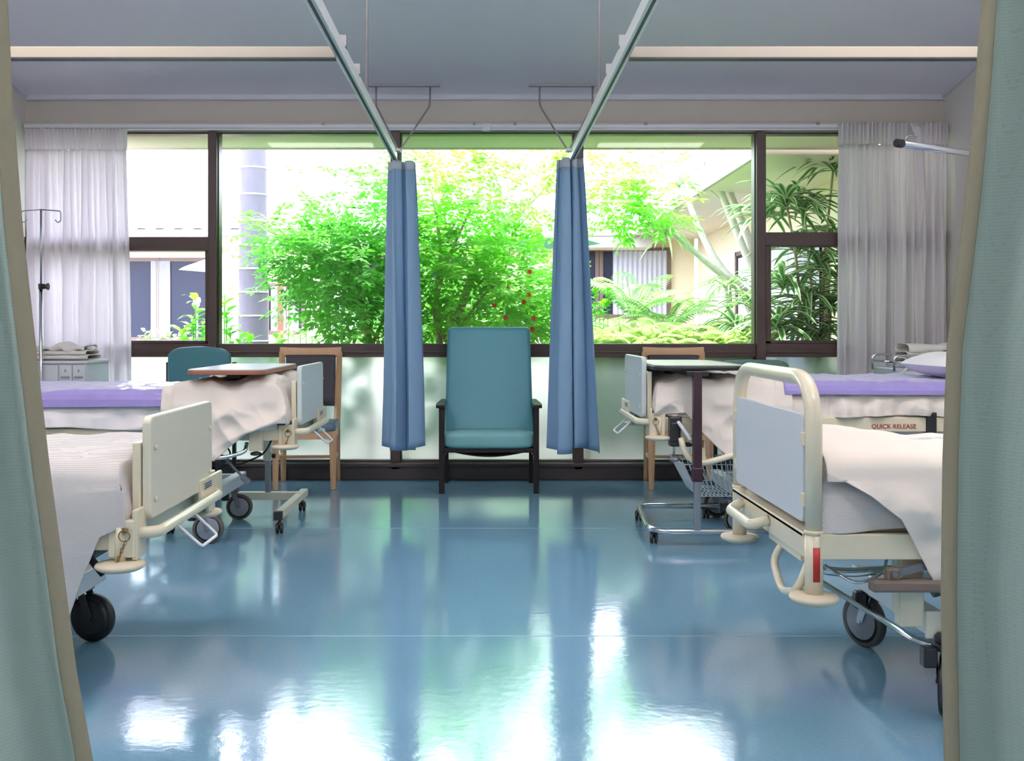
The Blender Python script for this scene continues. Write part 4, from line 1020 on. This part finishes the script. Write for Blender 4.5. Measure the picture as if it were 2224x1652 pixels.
# ================================================================== outside: courtyard
random.seed(7)
b = MB(); b.grid(lambda u, v: V((-30 + 60 * u, 7.9 + 32 * v, -.12 + .05 * nz(u * 40, v * 20, 0))), 80, 40); g = b.build('ground', M['mulch']); tag(g, kind='structure')
SO = 2.662
b = MB(); b.box(XL - 2, 3.2, W + .12, 8.44, SO, SO + .05)
b.box(XL - 2, 3.2, 8.44, 8.47, SO - .012, SO + .2)
eo = b.build('trim_6', M['soffit']); tag(eo, kind='structure')
# opposite building
t = thing('building', 'cream single-storey wing with pale roof across the courtyard', 'building', (-1, 16.5, -.1))
b = MB(); b.box(-14, 3.4, 16.5, 16.7, -.1, 3.0); b.build('wall', M['cream_render'], t)
b = MB(); b.box(-14, 2.6, 15.85, 15.9, pz(537, 15.85), pz(500, 15.85)).box(-14, 2.6, 15.8, 15.85, pz(512, 15.85), pz(498, 15.85)); b.build('fascia', M['fascia'], t)
b = MB(); b.box(-14, 2.6, 15.9, 16.5, pz(537, 15.85), pz(537, 15.85) + .03); b.build('eave_soffit', M['soffit'], t)
zr_ = pz(498, 15.85)
b = MB()
def roof(u, v):
    k = int(u * 120); return V((-14 + 17.5 * u, 15.75 + 5 * v, zr_ + .02 * (k % 2) + 1.6 * v))
b.grid(roof, 240, 2, smooth=False); b.build('roof', M['roofing'], t, solid=.02)
def bwin(t, xa, xb, ya, yb, Y, posts, curt=None):
    x0, x1, z0, z1 = px(xa, Y), px(xb, Y), pz(yb, Y), pz(ya, Y)
    b = MB(); b.box(x0, x1, Y - .05, Y - .01, z0, z0 + .06).box(x0, x1, Y - .05, Y - .01, z1 - .06, z1)
    for p in [xa, xb] + posts: q = px(p, Y); b.box(q - .03, q + .03, Y - .06, Y - .01, z0, z1)
    f = b.build('window', M['bldg_frame'], t)
    b = MB(); b.box(x0, x1, Y - .03, Y - .02, z0, z1); b.build('pane', M['bldg_glass'], f)
    if curt:
        q0, q1 = px(curt[0], Y), px(curt[1], Y)
        b = MB(); b.grid(lambda u, v: V((q0 + (q1 - q0) * u, Y - .06 + .014 * sin(u * 70), z0 + .05 + (z1 - z0 - .1) * v)), 90, 1); b.build('curtain', M['net'], f)
bwin(t, 1268, 1452, 538, 690, 16.5, [1296, 1305], (1330, 1448))
bwin(t, 255, 455, 560, 740, 16.5, [345], (330, 372))
bwin(t, 582, 660, 615, 725, 16.5, [625], (590, 650))
bwin(t, 700, 1000, 560, 725, 16.5, [800, 900], (720, 780))
# right wing running towards the viewer
t = thing('building', 'cream wing with deep eaves along the right side of the courtyard', 'building', (3.4, 12, -.1))
XW = 3.45
b = MB(); b.box(XW, XW + .2, 7.95, 16.5, -.1, 2.75); b.build('wall', M['cream_render'], t)
b = MB(); b.box(2.3, XW, 8.5, 16.5, 2.62, 2.66); b.build('eave_soffit', M['soffit'], t)
b = MB(); b.box(2.26, 2.3, 8.5, 16.5, 2.6, 2.85); b.build('fascia', M['fascia'], t)
b = MB(); b.grid(lambda u, v: V((2.22 + 3.5 * u, 8.5 + 9 * v, 2.86 + 1.2 * u + .02 * (int(v * 90) % 2))), 2, 180, smooth=False); b.build('roof', M['roofing'], t, solid=.02)
b = MB()
for y in (10.2, 11.4, 12.6, 13.8): b.box(XW - .05, XW, y - .04, y + .04, .0, 2.2)
b.box(XW - .05, XW, 10.2, 13.8, 2.14, 2.2).box(XW - .05, XW, 10.2, 13.8, -.02, .06); f = b.build('window', M['bldg_frame'], t)
b = MB(); b.box(XW - .03, XW - .02, 10.2, 13.8, 0, 2.15); b.build('pane', M['bldg_glass'], f)
b = MB(); b.grid(lambda u, v: V((XW - .06 + .014 * sin(u * 120), 10.3 + 3.3 * u, .1 + 2.0 * v)), 120, 1); b.build('curtain', M['net'], f)

# plants
def leaflet(b, p, d, nrm, L, w):
    d = d.normalized(); sd = d.cross(nrm)
    if sd.length < 1e-3: sd = d.cross(V((0, 0, 1)))
    sd.normalize()
    v = [b.bm.verts.new(p), b.bm.verts.new(p + d * L * .45 + sd * w), b.bm.verts.new(p + d * L - V((0, 0, L * .12))), b.bm.verts.new(p + d * L * .45 - sd * w)]
    b._f([v[0], v[1], v[2], v[3]])
def sprig(b, p, d, L=.22, n=4, ll=.065, w=.016, rng=random):
    d = d.normalized(); sd = d.cross(V((0, 0, 1)))
    if sd.length < .1: sd = V((1, 0, 0))
    sd.normalize(); up = sd.cross(d)
    for k in range(n):
        q = p + d * (L * (k + 1) / n) - V((0, 0, .02 * (k / n) ** 2))
        for sg in (-1, 1):
            dd = (sd * sg + d * .7 + V((rng.uniform(-.2, .2), rng.uniform(-.2, .2), rng.uniform(-.35, .15))))
            leaflet(b, q, dd, up + V((rng.uniform(-.4, .4), rng.uniform(-.4, .4), 0)), ll * rng.uniform(.8, 1.2), w)
    leaflet(b, p + d * L, d, up, ll * 1.1, w)
def leafy_tree(name, lab, base, stems, blobs, m, lsize=1.0, group=None, flowers=None):
    t = thing(name, lab, 'tree' if 'tree' in name else 'shrub', base, group=group)
    b = MB()
    for pts, r0, r1 in stems:
        p = arcpts([at(*q) if not isinstance(q, V) else q for q in pts], .3, 5); k = len(p) - 1
        b.tube(p, r0, 8, rad=[r0 + (r1 - r0) * i / k for i in range(k + 1)])
    b.build('trunk', M['bark'], t)
    b = MB()
    for (x, y, Y, rx, rz, ry, n) in blobs:
        c = at(x, y, Y); rx *= Y / F; rz *= Y / F
        for _ in range(int(n * .5)):
            while 1:
                q = V((random.uniform(-1, 1), random.uniform(-1, 1), random.uniform(-1, 1)))
                if q.length < 1: break
            p = c + V((q.x * rx, q.y * ry, q.z * rz))
            d = V((q.x + random.uniform(-.6, .6), q.y + random.uniform(-.6, .6), q.z * .4 + random.uniform(-.5, .4)))
            sprig(b, p, d, .24 * lsize, 4, .085 * lsize, .021 * lsize)
    b.build('foliage', m, t)
    if flowers:
        b = MB()
        for q in flowers:
            c = at(*q)
            for k in range(5):
                a = 2 * pi * k / 5; leaflet(b, c, V((cos(a), -.5, sin(a))), V((0, -1, 0)), .03, .014)
        b.build('flower', M['flower'], t)
    return t
leafy_tree('leafy_tree', 'bright green pinnate-leaved tree outside, behind the high-backed armchair', at(960, 860, 9.6) * 1.0,
    [([(965, 1000, 9.6), (975, 745, 9.6), (1010, 640, 9.7), (1040, 560, 9.8), (1120, 470, 9.9), (1190, 400, 10), (1215, 340, 10)], .055, .015),
     ([(968, 1000, 9.6), (955, 745, 9.6), (945, 640, 9.6), (960, 560, 9.5), (950, 480, 9.4), (930, 380, 9.3)], .035, .012),
     ([(975, 745, 9.6), (940, 690, 9.5), (960, 590, 9.4), (1000, 500, 9.4), (1040, 420, 9.3)], .03, .01),
     ([(985, 730, 9.6), (1050, 640, 9.5), (1100, 590, 9.4), (1115, 500, 9.4)], .016, .006)],
    [(1040, 620, 9.6, 150, 90, .8, 620), (940, 560, 9.6, 90, 120, .7, 420), (1030, 520, 9.5, 110, 70, .6, 330), (1140, 640, 9.7, 90, 80, .6, 300),
     (940, 420, 9.6, 80, 70, .6, 170), (1050, 430, 9.3, 50, 80, .4, 130), (1065, 360, 9.2, 30, 30, .2, 30), (1150, 440, 9.9, 60, 70, .5, 90), (1190, 370, 9.9, 50, 40, .4, 50),
     (1330, 440, 9.9, 75, 45, .5, 150), (1330, 370, 10, 70, 45, .5, 110), (1420, 410, 10, 60, 50, .4, 80), (1400, 470, 9.9, 80, 28, .4, 80), (1050, 700, 9.5, 170, 50, .6, 300)],
    M['leaf'], flowers=[(1106, 620, 9.0), (1138, 655, 9.0), (1148, 640, 9.0), (1074, 662, 9.0), (1098, 690, 9.0), (1158, 690, 9.0), (1156, 714, 9.0), (1150, 590, 9.0)])
leafy_tree('leafy_shrub', 'large green pinnate-leaved shrub outside, between the palm trunk and the left blue curtain', at(800, 860, 9.4) * 1.0,
    [([(805, 1000, 9.4), (800, 745, 9.4), (790, 680, 9.4), (760, 600, 9.3), (700, 540, 9.2), (620, 520, 9.1), (560, 490, 9.0)], .035, .006),
     ([(800, 745, 9.4), (810, 660, 9.4), (780, 580, 9.4), (760, 480, 9.4), (740, 400, 9.4)], .025, .006),
     ([(810, 745, 9.4), (835, 690, 9.4), (850, 600, 9.4), (840, 460, 9.4)], .02, .006)],
    [(750, 610, 9.4, 110, 90, .7, 520), (800, 540, 9.4, 90, 80, .6, 330), (680, 560, 9.2, 70, 60, .5, 210), (800, 690, 9.4, 90, 60, .6, 260), (720, 510, 9.3, 60, 50, .5, 120),
     (640, 610, 9.2, 50, 50, .3, 90), (620, 520, 9.1, 50, 35, .3, 70), (565, 500, 9.0, 30, 28, .2, 34), (590, 545, 9.0, 22, 22, .2, 16), (680, 400, 9.4, 35, 50, .3, 30), (840, 440, 9.4, 50, 90, .4, 130), (835, 360, 9.4, 35, 35, .3, 40)],
    M['leaf2'])
leafy_tree('leafy_shrub', 'dense green shrub in the middle distance, behind the flowering branches', at(1120, 760, 12.5) * 1.0,
    [([(1100, 860, 12.5), (1110, 740, 12.5), (1120, 650, 12.5)], .03, .01)],
    [(1000, 700, 12.5, 190, 60, .8, 420), (1200, 660, 12.8, 60, 80, .6, 220), (900, 690, 12.6, 120, 60, .7, 240)], M['leaf2'], 1.2)

def broad_plant(name, lab, base, spots, m, size=.16, cat='plant', group=None):
    t = thing(name, lab, cat, base, group=group)
    b = MB(); bs = MB()
    for (x, y, Y, n) in spots:
        c = at(x, y, Y); bs.tube([V((c.x, c.y, -.1)), c], .005, 6)
        for k in range(n):
            a = k * 2.4; el = random.uniform(-.1, .8)
            d = V((cos(a), sin(a), el)).normalized(); L = size * random.uniform(.7, 1.2); p0_ = c + V((0, 0, random.uniform(-.15, .05)))
            sd = d.cross(V((0, 0, 1))).normalized(); vs = []
            for (f, w, dz) in ((0, .01, 0), (.35, .2, .02), (.7, .17, 0), (1, .01, -.06)):
                q = p0_ + d * (L * f) + V((0, 0, dz * L * 3)); vs.append((b.bm.verts.new(q - sd * w * L), b.bm.verts.new(q + sd * w * L)))
            for A, B in zip(vs, vs[1:]): b._f([A[0], A[1], B[1], B[0]], True)
    bs.build('stem', M['leaf3'], t); b.build('foliage', m, t)
broad_plant('broad_leaf_plant', 'bright broad-leaved plant outside, low in the left opening window', at(410, 760, 9.0), [(395, 720, 9.0, 14), (420, 690, 9.0, 14), (440, 715, 9.1, 14), (425, 660, 9.0, 9), (405, 745, 9.0, 12), (445, 745, 9.0, 12)], M['leaf3'])
broad_plant('broad_leaf_plant', 'bright broad-leaved plant outside, right of the left window post', at(500, 760, 9.0), [(488, 640, 9.0, 9), (492, 680, 9.0, 12), (500, 720, 9.0, 14), (520, 745, 8.9, 14), (545, 740, 9, 6), (600, 745, 9, 8)], M['leaf3'])
broad_plant('garden_bush', 'pale low bush outside, behind the drip-side opening window', at(330, 760, 10), [(300 + 13 * k, 740 - 10 * (k % 3), 10 + .1 * (k % 4), 14) for k in range(9)], M['fern'], .1, 'shrub')
broad_plant('garden_bush', 'pale low bush outside, behind the left wooden chair', at(640, 760, 11), [(600 + 13 * k, 735 - 12 * (k % 3), 11 + .1 * (k % 4), 14) for k in range(12)], M['fern'], .12, 'shrub')
broad_plant('garden_bush', 'leafy green bush outside, at the right blue curtain', at(1290, 760, 10.5), [(1275 + 9 * k, 690 - 26 * (k % 3), 10.4 + .1 * (k % 4), 12) for k in range(6)], M['leaf3'], .14, 'shrub')

for k_, (xx, side_, n_) in enumerate(((520, 'left wooden chair', 10), (700, 'left blue curtain', 8), (960, 'high-backed armchair', 8), (1300, 'right wooden chair', 14), (1480, 'dark table post', 14), (1700, 'low green armchair', 10))):
    broad_plant('garden_bush', 'leafy bush close outside the frosted glass behind the ' + side_, at(xx, 760, 8.6), [(xx - 70 + 14 * j, 790 + 38 * ((j * 2) % 5), 8.75 + .12 * (j % 3), 40) for j in range(n_ + 4)], M['leaf2'], .19, 'shrub')
# palm trunk
Yp = 11.0; c = at(550, 715, Yp)
t = thing('palm_tree', 'thick grey ringed palm trunk outside, right of the left window post', 'tree', (c.x, Yp, -.1))
prof = []; z = -.1; rb = .175
while z < 6.4:
    r_ = rb - .012 * (z + .1)
    prof += [(r_ + .004, z), (r_, z + .03), (r_ - .003, z + .24)]
    z += .27 + .02 * sin(z * 3)
b = MB(); b.lathe(prof, (c.x, Yp, 0), (0, 0, 1), 32); b.build('trunk', M['bark_palm'], t)
b = MB()
for (r_, zz) in prof[0::3]: b.lathe([(r_ + .001, -.006), (r_ + .008, 0), (r_ + .002, .014)], (c.x, Yp, zz), (0, 0, 1), 32)
b.build('leaf_scar', M['ring_scar'], t)
b = MB()
for k in range(14):
    a = 2 * pi * k / 14; d = V((cos(a), sin(a), 0)); sd = V((-sin(a), cos(a), 0)); base = V((c.x, Yp, 6.4))
    for j in range(1, 26):
        f = j / 25; p = base + d * 2.2 * f + V((0, 0, .9 * sin(f * 2.2) - .7 * f * f))
        for sg in (-1, 1): leaflet(b, p, sd * sg + d * .5 - V((0, 0, .3)), V((0, 0, 1)), .45 * (1 - .5 * f), .02)
b.build('frond', M['leaf2'], t)

# strap-leaved plants
def rosette(b, c, n, L, w, seed, droop=.8, edge=True, lean=V((0, 0, 0)), up=.9):
    rg = random.Random(seed)
    for k in range(n):
        a = k * 2.4 + rg.uniform(-.3, .3); el = rg.uniform(.1, 1.2) * up
        d = (V((cos(a), sin(a), el)) + lean).normalized(); LL = L * rg.uniform(.75, 1.15); ww = w * rg.uniform(.8, 1.1)
        sd = d.cross(V((0, 0, 1)));
        if sd.length < .1: sd = V((1, 0, 0))
        sd.normalize(); nn = 6; prev = None
        p = c + V((0, 0, -.12 * (k / n))); dr = droop * rg.uniform(.6, 1.3)
        for j in range(nn + 1):
            f = j / nn; q = p + d * (LL * f) + V((0, 0, -dr * LL * f * f * .7)); wd_ = ww * (max(0, sin(pi * min(1, .12 + f * .88))) ** .6 + .05) * (1 if j < nn else .05)
            cur = [b.bm.verts.new(q + sd * wd_ * o + V((0, 0, abs(o) * wd_ * .4))) for o in (-1, -.62, -.12, .12, .62, 1)]
            if prev:
                for i in range(5):
                    b.mi = 1 if (edge and i in (0, 4)) else (1 if edge and i == 2 and False else 0)
                    b._f([prev[i], prev[i + 1], cur[i + 1], cur[i]], True)
            prev = cur
    b.mi = 0
def strap_plant(name, lab, stems, mats, L=.52, w=.027, n=26, droop=.8, edge=True, stemr=.016, bark='bark', up=.9, extra=None):
    b0 = stems[0][0]; base = at(*b0)
    t = thing(name, lab, 'plant', (base.x, base.y, -.1))
    b = MB()
    for s_ in stems:
        p = [at(*q) for q in s_]
        p = [V((p[0].x, p[0].y, -.12))] + p if s_[0][1] > 740 else p
        if len(p) > 1: p = arcpts(p, .2, 5); k = len(p) - 1; b.tube(p, stemr, 8, rad=[stemr * (1 - .35 * i / k) for i in range(k + 1)])
    b.build('stem', M[bark], t)
    b = MB()
    for i, s_ in enumerate(stems): rosette(b, at(*s_[-1]), n, L, w, i * 7 + int(b0[0]), droop, edge, V((0, 0, 0)), up)
    if extra:
        for i, q in enumerate(extra): rosette(b, at(*q), n, L, w, i * 13 + 3, droop, edge, up=up)
    b.build('foliage', mats, t)
    return t
D = [M['strap'], M['strap_edge']]
strap_plant('striped_dracaena', 'tall dracaena with cream-edged strap leaves, outside the upper right window pane', [[(1775, 760, 8.9), (1760, 600, 8.9), (1745, 440, 8.9)], [(1785, 760, 9.0), (1790, 560, 9.0), (1812, 345, 9.0)], [(1745, 760, 8.7), (1730, 560, 8.7), (1705, 425, 8.7)]], D, n=34)
strap_plant('striped_dracaena', 'low dracaena with cream-edged strap leaves, outside the lower right window pane', [[(1730, 770, 8.8), (1735, 700, 8.8)], [(1765, 770, 8.7), (1755, 640, 8.7)], [(1800, 770, 8.9), (1805, 650, 8.9)]], D, n=36, extra=[(1690, 690, 8.6), (1700, 600, 8.7), (1780, 560, 8.9), (1825, 600, 9.1), (1780, 720, 8.6), (1815, 500, 9.2), (1735, 520, 8.8)])
strap_plant('striped_dracaena', 'dracaena with arching strap leaves, left of the right window post outside', [[(1640, 770, 9.2), (1650, 600, 9.2), (1655, 455, 9.2)], [(1625, 770, 9.3), (1600, 700, 9.3)], [(1660, 770, 9.3), (1640, 650, 9.4)]], D, n=26)
S_ = [M['spiky'], M['fern']]
strap_plant('dragon_tree', 'pale-trunked spiky dragon tree leaning left outside, right of centre', [[(1650, 760, 10.4), (1625, 640, 10.4), (1560, 590, 10.3), (1500, 540, 10.3), (1445, 492, 10.2)], [(1640, 655, 10.4), (1560, 580, 10.5), (1520, 500, 10.6), (1475, 385, 10.6)]], S_, L=.48, w=.012, n=36, droop=.9, edge=False, stemr=.045, bark='bark_pale')
strap_plant('dragon_tree', 'pale-trunked spiky dragon tree leaning towards the top of the right window', [[(1690, 760, 10.8), (1640, 600, 10.8), (1590, 480, 10.8), (1560, 400, 10.8), (1540, 300, 10.8)], [(1650, 600, 10.8), (1620, 500, 10.9), (1585, 420, 10.9), (1555, 280, 10.9)], [(1590, 770, 10.1), (1580, 610, 10.1)]], S_, L=.45, w=.012, n=40, droop=1.1, edge=False, stemr=.05, bark='bark_pale')

# ferns
def frond(b, p, az, L, el, w, n=22):
    d = V((cos(az), sin(az), 0)); sd = V((-sin(az), cos(az), 0)); pts = []
    for j in range(n + 1):
        f = j / n; pts.append(p + d * (L * f * cos(el * .6)) + V((0, 0, L * (el * f - .75 * f * f))))
    b.tube(pts, .006, 4, rad=[.006 * (1 - .8 * j / n) for j in range(n + 1)])
    for j in range(2, n + 1):
        f = j / n; ll = w * max(.01, sin(pi * (.08 + .9 * f))) ** .7
        for sg in (-1, 1):
            dd = sd * sg + d * .35 - V((0, 0, .2)); leaflet(b, pts[j], dd, V((0, 0, 1)), ll, L * .6 / n)
def fern(lab, x, y, Y, n, L, w, m, el=1.0, seed=0, group=None, az0=None):
    c = at(x, y, Y); rg = random.Random(seed)
    t = thing('fern', lab, 'fern', (c.x, c.y, -.1), group=group)
    b = MB(); b.tube([V((c.x, c.y, -.12)), c], .035, 8); b.build('stem', M['bark'], t)
    b = MB()
    for k in range(n):
        frond(b, c, 2 * pi * k / n + rg.uniform(-.2, .2), L * rg.uniform(.8, 1.15), el * rg.uniform(.8, 1.2), w)
    b.build('foliage', m, t)
fern('tall pale green tree fern outside, in front of the curtained window', 1375, 690, 10.6, 13, .75, .17, M['fern'], 1.15, 3)
fern('shorter pale green fern outside, right of the tall tree fern', 1450, 725, 10.2, 12, .65, .15, M['fern'], 1.1, 5)
k = 0
for i in range(13):
    for j in range(2):
        x = 1280 + i * 29 + 12 * j; k += 1
        fern('light lime fern in the low fern bed under the right half of the window', x, 775 - 10 * (i % 3) - 16 * j, 8.7 + .6 * j + .1 * (i % 3), 10, .42, .1, M['fern_low'], 1.0, 20 + k, group='low lime ferns outside the window')

# parasols and post
def parasol(lab, x, y, Y, r, h, m):
    c = at(x, y, Y); t = thing('parasol', lab, 'parasol', (c.x, Y, -.1))
    b = MB(); n = 8; ap = b.bm.verts.new(c); rim = [b.bm.verts.new(c + V((r * cos(2 * pi * k / n), r * sin(2 * pi * k / n), -h))) for k in range(n)]
    for k in range(n): b._f([ap, rim[k], rim[(k + 1) % n]])
    b.build('canopy', m, t, solid=.006)
    b = MB(); b.tube([V((c.x, Y, -.1)), c + V((0, 0, .05))], .02, 8); b.build('pole', M['white_metal'], t)
parasol('white parasol outside, behind the left window post', 505, 543, 12.5, .66, .24, M['parasol_white'])
parasol('pale green parasol outside, above the leafy tree by the right blue curtain', 1150, 480, 13.5, .95, .3, M['parasol_green'])
b = MB(); p = at(608, 600, 12); b.box(p.x - .03, p.x + .03, 12, 12.06, -.1, p.z); tag(b.build('garden_post', M['wood_edge']), 'thin reddish post outside, just right of the palm trunk', 'post')
# spotlight-like garden lantern on the left
p = at(428, 652, 11.0)
t = thing('garden_lantern', 'small glowing garden lantern outside, low in the left opening window', 'lantern', (p.x, 11, -.1))
b = MB(); b.tube([V((p.x, 11, -.1)), p - V((0, 0, .05))], .012, 8); b.build('post', M['grey_plastic'], t)
M['lantern'] = emis('lantern_glow', 'fff0c0', 8)
b = MB(); b.lathe([(.01, -.04), (.035, -.025), (.04, 0), (.035, .025), (.01, .04)], p, (0, 0, 1), 16); b.build('globe', M['lantern'], t)
